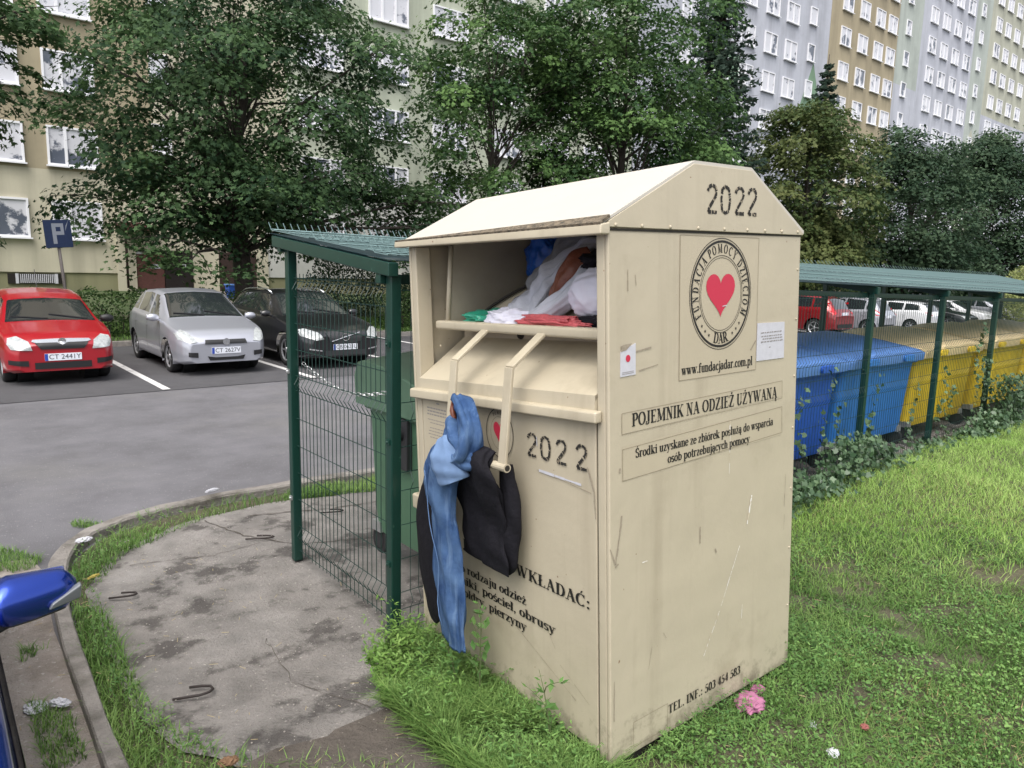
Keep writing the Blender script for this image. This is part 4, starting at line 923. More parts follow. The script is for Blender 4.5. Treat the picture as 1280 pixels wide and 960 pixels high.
while x < xb:
    y1 = yfar(x) + .16; pts = []
    for (yy, dz) in ((3.26, .0), (3.40, .0), (3.45, .035), (3.50, .0), (4.1, 0), (4.15, .035), (4.2, 0), (y1, 0), (y1 + .045, .045)): pts.append((x - ox, yy - oy, roof_z(x, yy) + .028 + dz))
    b.tube(pts, .0028, 3, cap=False); x += .05 if x < 6.5 else .1
for yy in (3.27, 3.40, 3.45, 3.50, 3.8, 4.1, 4.15, 4.2, 4.5, 4.74, 4.79):
    dz = .035 if yy in (3.45, 4.15) else 0
    b.tube([(q - ox, yy + .028 * (q - X0) * (yy > 4.4) - oy, roof_z(q, yy) + .032 + dz) for q in (xa, 4, 8, 12, xb)], .0035, 3, cap=False)
b.build('roof_mesh', M_roofwire, SH)
for (x, y, l, a, m) in ((1.98, 4.2, .12, .3, M_paper), (2.1, 4.05, .10, 1.2, M_paper), (2.3, 3.8, .16, .2, M_galv), (2.5, 3.7, .12, .9, M_paper)):
    pass
def mesh_panel(name, p0, p1, zb, zt, step, nrm, bends, r=.0026, prong=.03):
    """welded wire panel: upright wires with V-bends, doubled cross wires at each bend; built per panel"""
    b = MB(); (x0, y0), (x1, y1) = p0, p1; L_ = math.hypot(x1 - x0, y1 - y0); n = int(L_ / step); zz = [(zb, 0)]
    for zc in bends: zz += [(zc - .05, 0), (zc, .030), (zc + .05, 0)]
    zz.append((zt + prong, 0))
    for i in range(1, n):
        t = i / n; x = x0 + (x1 - x0) * t; y = y0 + (y1 - y0) * t
        b.tube([(x - ox + nrm[0] * d, y - oy + nrm[1] * d, z) for z, d in zz], r, 4, cap=False)
    hs_ = [(zb + .015, 0), (zt, 0)]
    for zc in bends: hs_ += [(zc - .05, 0), (zc + .05, 0)]
    bs = sorted(bends)
    for z0, z1 in zip(bs[:-1], bs[1:]):
        m_ = int((z1 - z0 - .1) / .21)
        for k in range(1, m_ + 1): hs_.append((z0 + .05 + (z1 - z0 - .1) * k / (m_ + 1), 0))
    for z, d in hs_:
        b.tube([(x0 - ox + nrm[0] * (d - .006), y0 - oy + nrm[1] * (d - .006), z), (x1 - ox + nrm[0] * (d - .006), y1 - oy + nrm[1] * (d - .006), z)], r * 1.2, 4, cap=False)
    return b.build(name, M_wire, SH)
mesh_panel('mesh_panel', (X0, Y0 + .03), (X0, 4.59), .06, 1.93, .053, (-1, 0), (.20, 1.24, 1.86))
for x0, x1 in zip(XP[:-1], XP[1:]):
    mesh_panel('mesh_panel', (x0 + .03, ynear(x0) - .035), (x1 - .03, ynear(x1) - .035), .06, 1.90 - .019 * (x0 - X0), .053, (0, -1), (.20, .88, 1.26), r=.0022)
ch = MB()                                                             # chain across the panel
for i in range(24):
    t = i / 23.; y = 4.56 - 1.1 * t; z = 1.37 - .10 * math.sin(math.pi * t * .9)
    a = math.pi / 2 * (i % 2)
    ch.tube([(X0 + .02 - ox + .010 * math.cos(u) * math.sin(a) + .03, y - oy + .030 * math.sin(u) * 1.0, z + .010 * math.cos(u) * math.cos(a)) for u in [k * math.pi / 4 for k in range(9)]], .0032, 4, cap=False)
tag(ch.build('chain', M_galv), 'thin steel chain strung behind the end mesh panel of the shelter', 'chain').location = (ox, oy, -.07)

# ------------------------------------------------------------------ wheeled bins
def make_bin(label, loc, wdt, mb, ml, group, lh=1.2):
    t = thing('wheelie_bin', label, 'waste bin', loc, 0, group); hw = wdt / 2; D = .98
    b = MB(); rings = [(.17, .945, .80), (.30, .955, .85), (.95, .965, .97), (1.02, .97, 1.0), (1.02, 1.0, 1.08), (1.09, 1.0, 1.08)]; vs = []; n = 20
    def rr(hx, hy, r, z):
        P = []
        for cx, cy, a0 in ((1, 1, 0), (-1, 1, 90), (-1, -1, 180), (1, -1, 270)):
            for k in range(5):
                a = R_(a0 + 22.5 * k); P.append((cx * (hx - r) + r * math.cos(a), cy * (hy - r) + r * math.sin(a), z))
        return P
    for z, kx, ky in rings: vs += rr(hw * kx, D / 2 * ky, .07, z)
    fs = []
    for i in range(len(rings) - 1):
        for k in range(n): fs.append((i * n + k, i * n + (k + 1) % n, (i + 1) * n + (k + 1) % n, (i + 1) * n + k))
    fs.append(tuple(reversed(range(n)))); fs.append(tuple((len(rings) - 1) * n + k for k in range(n))); b.add(vs, fs)
    for k in range(-2, 3):                                             # ribs on the long sides
        for s in (-1, 1): b.hexa([(k * wdt * .17 - .02, s * D / 2 * .78, .25), (k * wdt * .17 + .02, s * D / 2 * .78, .25), (k * wdt * .17 + .02, s * D / 2 * .75, .25), (k * wdt * .17 - .02, s * D / 2 * .75, .25),
                                  (k * wdt * .17 - .02, s * D / 2 * .985, .93), (k * wdt * .17 + .02, s * D / 2 * .985, .93), (k * wdt * .17 + .02, s * D / 2 * .93, .93), (k * wdt * .17 - .02, s * D / 2 * .93, .93)])
    b.build('body', mb, t, smooth=False, bevel=.008)
    b = MB(); n2 = 14; vs = []                                          # domed lid, hinge low at -y, lip high at +y
    prof = [(-.56, 1.045), (-.575, 1.10), (-.572, 1.155), (-.50, 1.18), (-.1, 1.235), (.2, 1.27), (.42, 1.28), (.53, 1.265), (.58, 1.20), (.56, 1.045)]
    for (y, z) in prof:
        z = 1.045 + (z - 1.045) * lh
        for q in range(9):
            u = -1 + 2 * q / 8; zz = z - (.035 * u ** 4 + .012 * math.cos(u * 9) ** 2) * (z > 1.17)
            vs.append((hw * 1.035 * u, y, zz))
    fs = [(i * 9 + q, i * 9 + q + 1, (i + 1) * 9 + q + 1, (i + 1) * 9 + q) for i in range(len(prof) - 1) for q in range(8)]
    fs += [tuple(i * 9 for i in range(len(prof))), tuple(reversed([i * 9 + 8 for i in range(len(prof))]))]; b.add(vs, fs)
    lid = b.build('lid', ml, t, bevel=.012)
    for s in (-.5, .5):
        h = MB(); h.box(s * hw - .10, s * hw + .10, -.60, -.555, 1.06, 1.13); h.tube([(s * hw - .12, -.58, 1.10), (s * hw + .12, -.58, 1.10)], .022, 8)
        h.build('hinge', mb, t, bevel=.005)
    for s in (-.55, .55): MB().tube([(s * hw - .09, .60, 1.18), (s * hw - .07, .64, 1.20), (s * hw + .07, .64, 1.20), (s * hw + .09, .60, 1.18)], .016, 8).build('handle', ml, t, smooth=True)
    for s in (-1, 1):
        tr = MB(); tr.tube([(s * hw * .98, -.02, .93), (s * (hw * 1.0 + .06), -.02, .93)], .045, 12); tr.box(min(s * hw * .93, s * hw * 1.02), max(s * hw * .93, s * hw * 1.02), -.10, .06, .70, 1.03); tr.build('trunnion', M_dark_plastic, t, bevel=.006)
        for sy in (-1, 1):
            wx, wy = s * (hw * .90), sy * .36
            wh = MB(); wh.tube([(wx - .025, wy, .10), (wx + .025, wy, .10)], .098, 20); w_ = wh.build('wheel', M_rubber, t, bevel=.012)
            MB().tube([(wx - .029, wy, .10), (wx + .029, wy, .10)], .055, 16).build('wheel_hub', M_dark_plastic, w_)
            MB().hexa([(wx - .05, wy - .06, .17), (wx + .05, wy - .06, .17), (wx + .05, wy + .06, .17), (wx - .05, wy + .06, .17), (wx - .05, wy - .05, .24), (wx + .05, wy - .05, .24), (wx + .05, wy + .05, .24), (wx - .05, wy + .05, .24)]).build('castor_bracket', M_galv, t)
    return t
ZB = -0.025
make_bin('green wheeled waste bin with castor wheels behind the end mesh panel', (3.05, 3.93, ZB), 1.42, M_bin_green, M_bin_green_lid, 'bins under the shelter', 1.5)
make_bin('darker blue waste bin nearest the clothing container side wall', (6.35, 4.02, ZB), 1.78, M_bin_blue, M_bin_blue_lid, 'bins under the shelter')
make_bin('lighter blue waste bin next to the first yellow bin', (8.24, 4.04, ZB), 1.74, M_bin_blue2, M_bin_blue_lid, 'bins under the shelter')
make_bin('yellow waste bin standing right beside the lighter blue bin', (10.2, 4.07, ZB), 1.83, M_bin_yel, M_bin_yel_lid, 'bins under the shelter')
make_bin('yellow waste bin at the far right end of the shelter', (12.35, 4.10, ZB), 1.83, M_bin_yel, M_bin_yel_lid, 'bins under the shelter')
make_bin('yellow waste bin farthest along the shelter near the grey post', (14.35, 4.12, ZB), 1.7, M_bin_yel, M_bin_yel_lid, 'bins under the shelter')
tag(MB().tube([(11.25, 2.98, .1), (11.27, 2.96, .55)], .06, 14).build('bollard', mat('grey_bollard', (.26, .27, .31), .6, var=.15), smooth=False, bevel=.01), 'short grey post standing in the grass at the right edge of the photo', 'bollard')

# ================================================================== PARKING SIGN
SG = thing('parking_sign', 'leaning faded blue parking sign with a white letter P on a rusty pole', 'parking sign', (2.90, 20, 0.27), R_(0))
SG.rotation_euler = (0, R_(-4.2), R_(18))
MB().tube([(0, 0, -.05), (0, 0, 2.55)], .035, 10).build('pole', M_pole, SG, smooth=True)
MB().box(-.30, .30, -.065, -.045, 1.93, 2.56).build('sign_plate', M_sign_blue, SG, bevel=.006)
b = MB(); pz = -.0665
for (x0, x1, z0, z1) in ((-.13, -.045, 2.02, 2.48), (-.045, .13, 2.40, 2.48), (-.045, .13, 2.22, 2.30), (.06, .13, 2.30, 2.40)): b.add([(x0, pz, z0), (x1, pz, z0), (x1, pz, z1), (x0, pz, z1)], [(0, 1, 2, 3)])
b.build('letter_p', M_sign_white, SG, fix=False)
b = MB(); b.add([(.16, -.0667, 2.30), (.18, -.0667, 2.42), (.27, -.0667, 2.56), (.26, -.0667, 2.56)], [(0, 1, 2, 3)]); b.build('scratch', M_sign_white, SG, fix=False)
o = MB(); o.hexa([(-.2, -.2, 0), (.2, -.2, 0), (.2, .2, 0), (-.2, .2, 0), (-.26, -.24, .62), (.26, -.24, .62), (.26, .24, .62), (-.26, .24, .62)])
BB = thing('litter_bin', 'small blue litter bin beside the dark brown entrance wall', 'litter bin', (10.3, 30.6, .42)); o.build('bin_body', M_bin_blue, BB, bevel=.02); MB().box(-.285, .285, -.265, .265, .60, .66).build('rim', M_bin_blue_lid, BB, bevel=.01)

# ================================================================== CARS
def interp(tab, x):
    xs = [p[0] for p in tab]; ys = [p[1] for p in tab]
    return float(np.interp(x, xs, ys))
def sm_interp(tab, xs):
    """piecewise linear, then smoothed over a short window"""
    X = np.array([p[0] for p in tab]); Y = np.array([p[1] for p in tab]); fine = np.linspace(X[0], X[-1], 400); f = np.interp(fine, X, Y)
    k = 13; pad = np.concatenate([np.full(k // 2, f[0]), f, np.full(k // 2, f[-1])]); f = np.convolve(pad, np.ones(k) / k, 'valid'); f[0] = Y[0]; f[-1] = Y[-1]
    return np.interp(xs, fine, f)
def text_mesh(t, size, name, m, parent, M4):
    cu = bpy.data.curves.new(name, 'FONT'); cu.body = t; cu.size = size; cu.align_x = 'CENTER'; cu.align_y = 'CENTER'; cu.extrude = .0005
    to = bpy.data.objects.new(name, cu); C.objects.link(to); bpy.context.view_layer.update()
    me = bpy.data.meshes.new_from_object(to.evaluated_get(bpy.context.evaluated_depsgraph_get())); bpy.data.objects.remove(to)
    me.transform(M4); me.materials.clear(); me.materials.append(m); o = bpy.data.objects.new(name, me); C.objects.link(o); o.parent = parent; return o
def make_car(label, loc, rot, S, paint, group=None, category='car', front=True):
    """car: local x = distance from the front bumper back to the rear, y across, z up. S holds the shape tables."""
    L = S['L']; W = S['W'] / 2; t = thing('parked_car', label, category, loc, rot, group)
    NU = 150; us = np.linspace(0, L, NU)
    top = sm_interp(S['top'], us); belt = sm_interp(S['belt'], us); bot = sm_interp(S['bot'], us); wid = sm_interp(S['wid'], us) * W; rw = sm_interp(S['rw'], us) * W
    cow, rf0, rf1, rr_ = S['cowl'], S['roof0'], S['roof1'], S['rearg']
    rows = []
    VR = 40
    for i in range(NU):
        zb, zt, zl, w_, r_ = bot[i], top[i], belt[i], wid[i], rw[i]
        zl = min(zl, zt - .03); gh = zt - zl
        key = [(0, w_ * .86, zb), (3, w_ * .965, zb + .04), (8, w_ * 1.0, zb + (zl - zb) * .38), (13, w_ * .995, zb + (zl - zb) * .72), (17, w_ * .965, zl - .015), (19, w_ * .945 if gh > .2 else w_ * .93, zl + .01)]
        e = min(1, gh / .3)
        key += [(27, r_ + .03 * e, zt - .05 * e - .012), (30, r_ - .05, zt - .012), (34, r_ * .6, zt - .003 + .012 * e), (39, 0, zt + .02 * e + .004)]
        rows.append([(np.interp(v, [k[0] for k in key], [k[1] for k in key]), np.interp(v, [k[0] for k in key], [k[2] for k in key])) for v in range(VR)])
    grid = np.array(rows)                                               # NU x VR x (y, z)
    wr = S['wr'] + .055; wx = S['wheels']; wz = S['wr']
    P = {}; tags = {}
    X = np.repeat(us[:, None], VR, 1).copy(); Z = grid[:, :, 1].copy(); Y = grid[:, :, 0].copy()
    dist = np.min([np.hypot(X - c, Z - wz) for c in wx], 0); low = np.arange(VR)[None, :] < 18
    inside = (dist < wr) & low
    # snap the ring of vertices just inside the arch onto it
    Xs, Zs = X.copy(), Z.copy()
    for c in wx:
        d = np.hypot(X - c, Z - wz); sel = (d < wr) & (d > .2) & low
        Y[sel] = np.maximum(Y[sel], (np.repeat(wid[:, None], VR, 1) * .975)[sel])
        Xs[sel] = c + (X[sel] - c) / d[sel] * wr; Zs[sel] = wz + (Z[sel] - wz) / d[sel] * wr
    bod = MB(); gl = {'windshield': MB(), 'rear_window': MB()}; side = {}
    def fc(b, i, j, sgn):
        q = [(i, j), (i + 1, j), (i + 1, j + 1), (i, j + 1)]; b.add([(Xs[a], sgn * Y[a], max(Zs[a], bot[a[0]] if False else Zs[a])) for a in q], [(0, 1, 2, 3) if sgn > 0 else (3, 2, 1, 0)])
    for i in range(NU - 1):
        uc = (us[i] + us[i + 1]) / 2
        for j in range(VR - 1):
            if inside[i, j] and inside[i + 1, j] and inside[i, j + 1] and inside[i + 1, j + 1]: continue
            vc = j + .5; dest = 'body'
            if cow < uc < rf0 - .02 and vc > 29.0: dest = 'windshield'
            if rf1 + .03 < uc < rr_ and vc > 29.6: dest = 'rear_window'
            if 20 < vc < 26.6:
                gz = top[i] - belt[i]
                # side glass between the pillars
                for (a, c) in S['side']:
                    lean = (vc - 20) / 6.6
                    if a + (S['lean'][0] * lean if a == S['side'][0][0] else 0) < uc < c - (S['lean'][1] * lean if c == S['side'][-1][1] else 0) and gz > .2: dest = ('s', a)
            for sgn in (1, -1):
                if dest == 'body': fc(bod, i, j, sgn)
                elif isinstance(dest, tuple):
                    fc(side.setdefault((dest[1], sgn), MB()), i, j, sgn)
                else: fc(gl[dest], i, j, sgn)
    # nose and tail caps
    for i in (0, NU - 1):
        ring = [(us[i], grid[i, j, 0], grid[i, j, 1]) for j in range(VR)] + [(us[i], -grid[i, j, 0], grid[i, j, 1]) for j in range(VR - 2, -1, -1)]
        bod.add(ring, [tuple(range(len(ring))) if i else tuple(reversed(range(len(ring))))])
    def weld(b, name, m, parent, smooth=True, proud=0):
        me = bpy.data.meshes.new(name); me.from_pydata(b.v, [], b.f); bm_ = bmesh.new(); bm_.from_mesh(me); bmesh.ops.remove_doubles(bm_, verts=bm_.verts, dist=.0008); bmesh.ops.recalc_face_normals(bm_, faces=bm_.faces); bm_.to_mesh(me); bm_.free()
        me.materials.append(m); me.polygons.foreach_set('use_smooth', [len(p.vertices) < 5 for p in me.polygons]); o = bpy.data.objects.new(name, me); C.objects.link(o); o.parent = parent; return o
    full = MB(); full.add(bod.v, bod.f)
    for g in list(gl.values()) + list(side.values()): full.add(g.v, g.f)
    bo = weld(bod, 'body', paint, t)
    for n_, g in gl.items():
        if g.v: weld(g, n_, M_glass, t)
    for g in side.values(): weld(g, 'side_window', M_glass, t)
    bvh = BVHTree.FromPolygons([Vector(v) for v in full.v], full.f)
    def proj(poly2, axis, m, name, off=.008, parent=t, mirror=False, res=.03):
        """lay a 2-D outline on the body: axis 'f' looks from the front (y, z), 'b' from the back, 's' from the side (x, z)"""
        outs = []
        for sgn in ((1, -1) if mirror else (1,)):
            pl = [(p[0] * (sgn if axis in 'fb' else 1), p[1]) for p in poly2]; pl = dense(pl + [pl[0]], res)[:-1]
            bm_ = bmesh.new(); vv = [bm_.verts.new((p[0], p[1], 0)) for p in pl]; f_ = bm_.faces.new(vv)
            bmesh.ops.triangulate(bm_, faces=[f_]); bmesh.ops.subdivide_edges(bm_, edges=[e for e in bm_.edges if e.calc_length() > res * 2.5], cuts=2); bmesh.ops.triangulate(bm_, faces=bm_.faces[:])
            ok = True
            for v in bm_.verts:
                a, c = v.co.x, v.co.y
                if axis == 'f': h = bvh.ray_cast(Vector((-2, a, c)), Vector((1, 0, 0)))
                elif axis == 'b': h = bvh.ray_cast(Vector((L + 2, a, c)), Vector((-1, 0, 0)))
                else: h = bvh.ray_cast(Vector((a, 3 * sgn, c)), Vector((0, -sgn, 0)))
                d = {'f': Vector((-off, 0, 0)), 'b': Vector((off, 0, 0)), 's': Vector((0, off * sgn, 0))}[axis]
                if h[0] is None: h0 = Vector((.3, a, c)) if axis == 'f' else (Vector((L - .3, a, c)) if axis == 'b' else Vector((a, W * .93 * sgn, c)))
                else: h0 = h[0]
                v.co = h0 + d
            me = bpy.data.meshes.new(name); bmesh.ops.recalc_face_normals(bm_, faces=bm_.faces); bm_.to_mesh(me); bm_.free(); me.materials.append(m); me.polygons.foreach_set('use_smooth', [True] * len(me.polygons))
            o = bpy.data.objects.new(name, me); C.objects.link(o); o.parent = parent; outs.append(o)
        return outs
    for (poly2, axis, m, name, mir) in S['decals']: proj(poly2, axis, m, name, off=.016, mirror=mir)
    # door seams, handles, sill trim
    for x in S['seams']:
        proj([(x - .006, S['bot'][2][1] + .14), (x + .006, S['bot'][2][1] + .14), (x + .006, interp(S['belt'], x) - .04), (x - .006, interp(S['belt'], x) - .04)], 's', M_blacktrim, 'door_seam', .003, mirror=True, res=.08)
    for x in S['seams'][:-1]:
        proj([(x + .80, interp(S['belt'], x) - .14), (x + .98, interp(S['belt'], x) - .14), (x + .98, interp(S['belt'], x) - .105), (x + .80, interp(S['belt'], x) - .105)], 's', S.get('handle', paint), 'door_handle', .02, mirror=True, res=.05)
    # wheel wells, wheels
    for c in wx:
        for s in (1, -1):
            MB().tube([(c, s * (W - .45), wz), (c, s * (W - .235), wz)], wr * .99, 28).build('wheel_well', M_blacktrim, t)
            yo = s * (W - .035); wh = bpy.data.objects.new('wheel', None); C.objects.link(wh); wh.parent = t; wh.location = (c, yo, wz)
            r = S['wr']; tb_ = MB(); n = 36; pr = [(-.17, r * .70), (-.19, r * .9), (-.175, r), (-.03, r), (-.004, r * .93), (.0, r * .75), (-.012, r * .68)]; vs = []
            for k in range(n):
                a = 2 * math.pi * k / n
                for (dy, q) in pr: vs.append((q * math.cos(a), s * dy, q * math.sin(a)))
            m_ = len(pr); tb_.add(vs, [(k * m_ + j, k * m_ + j + 1, ((k + 1) % n) * m_ + j + 1, ((k + 1) % n) * m_ + j) for k in range(n) for j in range(m_ - 1)]); tb_.build('tyre', M_tyre, wh, smooth=True)
            rm = MB(); rm.tube([(0, -s * .10, 0), (0, -s * .055, 0)], r * .66, 28)
            ro = rm.build('rim_disc', M_blacktrim, wh)
            sp_ = MB(); ring = []
            for k in range(n):
                a = 2 * math.pi * k / n; ring += [(r * .69 * math.cos(a), -s * .012, r * .69 * math.sin(a)), (r * .60 * math.cos(a), -s * .035, r * .60 * math.sin(a))]
            sp_.add(ring, [(2 * k, 2 * k + 1, (2 * k + 3) % (2 * n), (2 * k + 2) % (2 * n)) for k in range(n)])
            ns = S.get('spokes', 7); hwid = S.get('spoke_w', .16)
            for k in range(ns):
                a = 2 * math.pi * k / ns
                sp_.add([(r * q * math.cos(a + da), -s * dd, r * q * math.sin(a + da)) for q, da, dd in ((.1, -hwid * 3, .03), (.62, -hwid, .03), (.62, hwid, .03), (.1, hwid * 3, .03))], [(0, 1, 2, 3)])
            sp_.ball((0, -s * .03, 0), (r * .18, .02, r * .18), 12, 6); sp_.build('rim', M_rim, wh)
    # mirrors
    mx, mz = S['mirror']
    for s in (1, -1):
        yb = s * sm_interp(S['wid'], [mx])[0] * W * .94; mb_ = MB(); mb_.ball((mx - .02, yb + s * .13, mz + .04), (.065, .115, .072), 14, 8); mb_.hexa([(mx - .03, yb - s * .03, mz - .04), (mx + .03, yb - s * .03, mz - .04), (mx + .03, yb + s * .10, mz - .01), (mx - .03, yb + s * .10, mz - .01), (mx - .03, yb - s * .03, mz), (mx + .03, yb - s * .03, mz), (mx + .03, yb + s * .10, mz + .02), (mx - .03, yb + s * .10, mz + .02)])
        mo = mb_.build('wing_mirror', S.get('mirror_mat', paint), t, smooth=True)
        MB().box(mx + .035, mx + .048, min(yb + s * .05, yb + s * .22), max(yb + s * .05, yb + s * .22), mz - .01, mz + .09).build('mirror_glass', M_chrome, mo)
    # plates
    for ax, key in (('f', 'plate_f'), ('b', 'plate_b')):
        if key not in S: continue
        zc, txt = S[key]; xh = None
        for dy in (-.25, 0, .25):
            for dz in (-.05, .05):
                h = bvh.ray_cast(Vector((-2 if ax == 'f' else L + 2, dy, zc + dz)), Vector((1 if ax == 'f' else -1, 0, 0)))
                if h[0]: xh = h[0].x if xh is None else (min(xh, h[0].x) if ax == 'f' else max(xh, h[0].x))
        xo = (xh - .012) if ax == 'f' else xh + .012; sg = -1 if ax == 'f' else 1
        pl = MB().box(min(xo, xo - sg * .02), max(xo, xo - sg * .02), -.26, .26, zc - .057, zc + .057).build('number_plate', M_plate, t)
        xx = xo + sg * .0015
        ys = (.26, .215) if ax == 'f' else (-.26, -.215)
        MB().add([(xx, ys[0], zc - .055), (xx, ys[1], zc - .055), (xx, ys[1], zc + .055), (xx, ys[0], zc + .055)], [(0, 1, 2, 3)]).build('plate_band', M_plate_blue, pl)
        if txt:
            # reading direction: from the front the viewer's right is -y
            rotm = Matrix(((0, 0, sg, 0), (sg, 0, 0, 0), (0, 1, 0, 0), (0, 0, 0, 1)))
            text_mesh(txt, .108, 'plate_text', M_plate_ink, pl, Matrix.Translation((xx + sg * .0008, -.022 if ax == 'f' else .022, zc)) @ rotm)
    if 'emblem' in S:
        zc, rad, kind = S['emblem']; h = bvh.ray_cast(Vector((-2, 0, zc)), Vector((1, 0, 0))); xo = (h[0].x if h[0] else 0) - .02
        e = MB(); Pn = lambda u, v: (xo, u, v)
        if kind == 'disc': e.tube([(xo + .015, 0, zc), (xo - .006, 0, zc)], rad, 20)
        ring2d(0, zc, rad, rad, rad * .28, lambda u, v: (xo - .008, u, v), e, 24)
        if kind == 'ring': e.tube([(xo - .006, .30, zc - .085), (xo - .006, -.30, zc + .085)], .008, 6); e.tube([(xo - .008, -.03, zc), (xo - .008, .03, zc)], .014, 8)
        e.build('emblem', M_chrome, t)
    if S.get('wipers', True):
        wp = MB(); zc = interp(S['top'], cow + .02)
        for y0, y1, dx in ((-.55, .02, .12), (.05, .58, .1)):
            pts = []
            for q in range(6):
                y = y0 + (y1 - y0) * q / 5; x = cow + .03 + dx * q / 5; h = bvh.ray_cast(Vector((x, y, 3)), Vector((0, 0, -1))); pts.append((x, y, (h[0].z if h[0] else zc) + .012))
            wp.tube(pts, .010, 5)
        wp.build('wiper', M_blacktrim, t)
    if S.get('antenna'):
        x = S['antenna']; z = interp(S['top'], x); MB().tube([(x, 0, z), (x + .18, 0, z + .36)], .006, 5).build('antenna', M_blacktrim, t)
    if S.get('rails'):
        for s in (1, -1):
            MB().tube([(rf0 + .15 + (rf1 - rf0 - .2) * q / 6, s * (interp(S['rw'], rf0 + .5) * W - .03), interp(S['top'], rf0 + .15 + (rf1 - rf0 - .2) * q / 6) + (.03 if 0 < q < 6 else -.02)) for q in range(7)], .016, 6).build('roof_rail', M_chrome, t, smooth=True)
    return t

def hatch_shape(L, W, H, **k):
    S = dict(L=L, W=W, wr=.30, wheels=(.82, .82 + 2.48), cowl=1.02, roof0=1.75, roof1=L - .62, rearg=L - .16,
             top=[(0, .66), (.10, .74), (.35, .83), (1.02, .985), (1.75, H - .03), (2.3, H), (L - .9, H - .05), (L - .45, H - .13), (L - .12, .95), (L, .80)],
             belt=[(0, .60), (.35, .80), (1.0, .93), (2.0, .96), (L - .6, 1.02), (L - .1, .92), (L, .76)],
             bot=[(0, .24), (.25, .20), (.6, .19), (L - .5, .20), (L, .30)],
             wid=[(0, .74), (.08, .86), (.25, .95), (.55, 1.0), (L - .6, 1.0), (L - .2, .95), (L, .84)],
             rw=[(0, .55), (.3, .80), (1.0, .86), (1.75, .70), (2.4, .72), (L - .5, .68), (L, .62)],
             side=[(1.30, 2.02), (2.10, 2.85), (2.92, L - .42)], lean=(.46, .22), seams=[1.18, 2.06, 2.98], mirror=(1.32, .95), decals=[])
    S.update(k); return S
oval = lambda cx, cy, rx, ry, n=18: [(cx + rx * math.cos(2 * math.pi * i / n), cy + ry * math.sin(2 * math.pi * i / n)) for i in range(n)]
sq = lambda x0, x1, z0, z1: [(x0, z0), (x1, z0), (x1, z1), (x0, z1)]
# red hatch with a moustache grille
S_red = hatch_shape(3.95, 1.64, 1.55, wr=.30)
S_red['top'] = [(0, .66), (.10, .74), (.35, .84), (1.02, .985), (1.68, 1.33), (2.0, 1.41), (2.6, 1.47), (3.2, 1.46), (3.6, 1.36), (3.85, .95), (3.95, .80)]; S_red.update(roof0=1.68)
S_red['decals'] = [([(.42, .58), (.70, .60), (.74, .68), (.72, .77), (.60, .80), (.46, .72)], 'f', M_headlight, 'headlight', True),
                   ([(-.38, .70), (-.30, .595), (.30, .595), (.38, .70)], 'f', M_blacktrim, 'grille', False),
                   ([(-.40, .745), (-.42, .715), (-.36, .70), (-.08, .70), (0, .665), (.08, .70), (.36, .70), (.42, .715), (.40, .745), (.1, .755), (-.1, .755)], 'f', M_chrome, 'grille_bar', False),
                   (sq(-.40, .40, .28, .385), 'f', M_blacktrim, 'lower_grille', False), ([(.48, .33), (.74, .36), (.74, .43), (.48, .42)], 'f', M_blacktrim, 'fog_lamp', True)]
S_red.update(plate_f=(.465, 'CT 2441Y'), emblem=(.715, .05, 'disc'), mirror_mat=M_blacktrim, antenna=2.6)
# silver hatch
S_sil = hatch_shape(4.03, 1.68, 1.49, wr=.30)
S_sil['top'] = [(0, .60), (.08, .70), (.3, .82), (1.05, 1.00), (1.85, 1.44), (2.4, 1.49), (3.2, 1.46), (3.6, 1.36), (3.93, .95), (4.03, .80)]; S_sil.update(cowl=1.05, roof0=1.85)
S_sil['decals'] = [([(.50, .62), (.62, .60), (.78, .66), (.80, .76), (.70, .83), (.60, .78)], 'f', M_headlight, 'headlight', True),
                   ([(-.36, .655), (-.38, .575), (.38, .575), (.36, .655)], 'f', M_blacktrim, 'grille', False), ([(-.34, .36), (-.30, .28), (.30, .28), (.34, .36), (.2, .335), (-.2, .335)], 'f', M_blacktrim, 'lower_grille', False),
                   ([(.50, .34), (.66, .36), (.66, .44), (.50, .43)], 'f', M_blacktrim, 'fog_lamp', True)]
S_sil.update(plate_f=(.455, 'CT 2627V'), emblem=(.615, .055, 'disc'), seams=[1.22, 2.16, 3.05], side=[(1.42, 2.08), (2.2, 2.98), (3.06, 3.55)])
def wagon_shape(L=4.6, W=1.84, H=1.48, **k):
    S = dict(L=L, W=W, wr=.325, wheels=(.92, .92 + 2.74), cowl=1.30, roof0=2.1, roof1=L - .48, rearg=L - .14,
             top=[(0, .66), (.1, .74), (.4, .84), (1.3, 1.0), (2.1, H - .04), (2.7, H), (L - .9, H - .04), (L - .45, H - .10), (L - .1, 1.0), (L, .85)],
             belt=[(0, .60), (.4, .80), (1.3, .95), (2.4, .98), (L - .5, 1.05), (L - .1, .97), (L, .82)],
             bot=[(0, .24), (.3, .20), (.7, .19), (L - .5, .22), (L, .32)], wid=[(0, .72), (.1, .86), (.3, .95), (.65, 1.0), (L - .6, 1.0), (L - .2, .95), (L, .86)],
             rw=[(0, .55), (.4, .78), (1.3, .84), (2.1, .68), (2.8, .70), (L - .5, .67), (L, .62)],
             side=[(1.65, 2.5), (2.6, 3.45), (3.53, L - .35)], lean=(.5, .2), seams=[1.5, 2.55, 3.5], mirror=(1.62, .98), spokes=5, spoke_w=.12, decals=[])
    S.update(k); return S
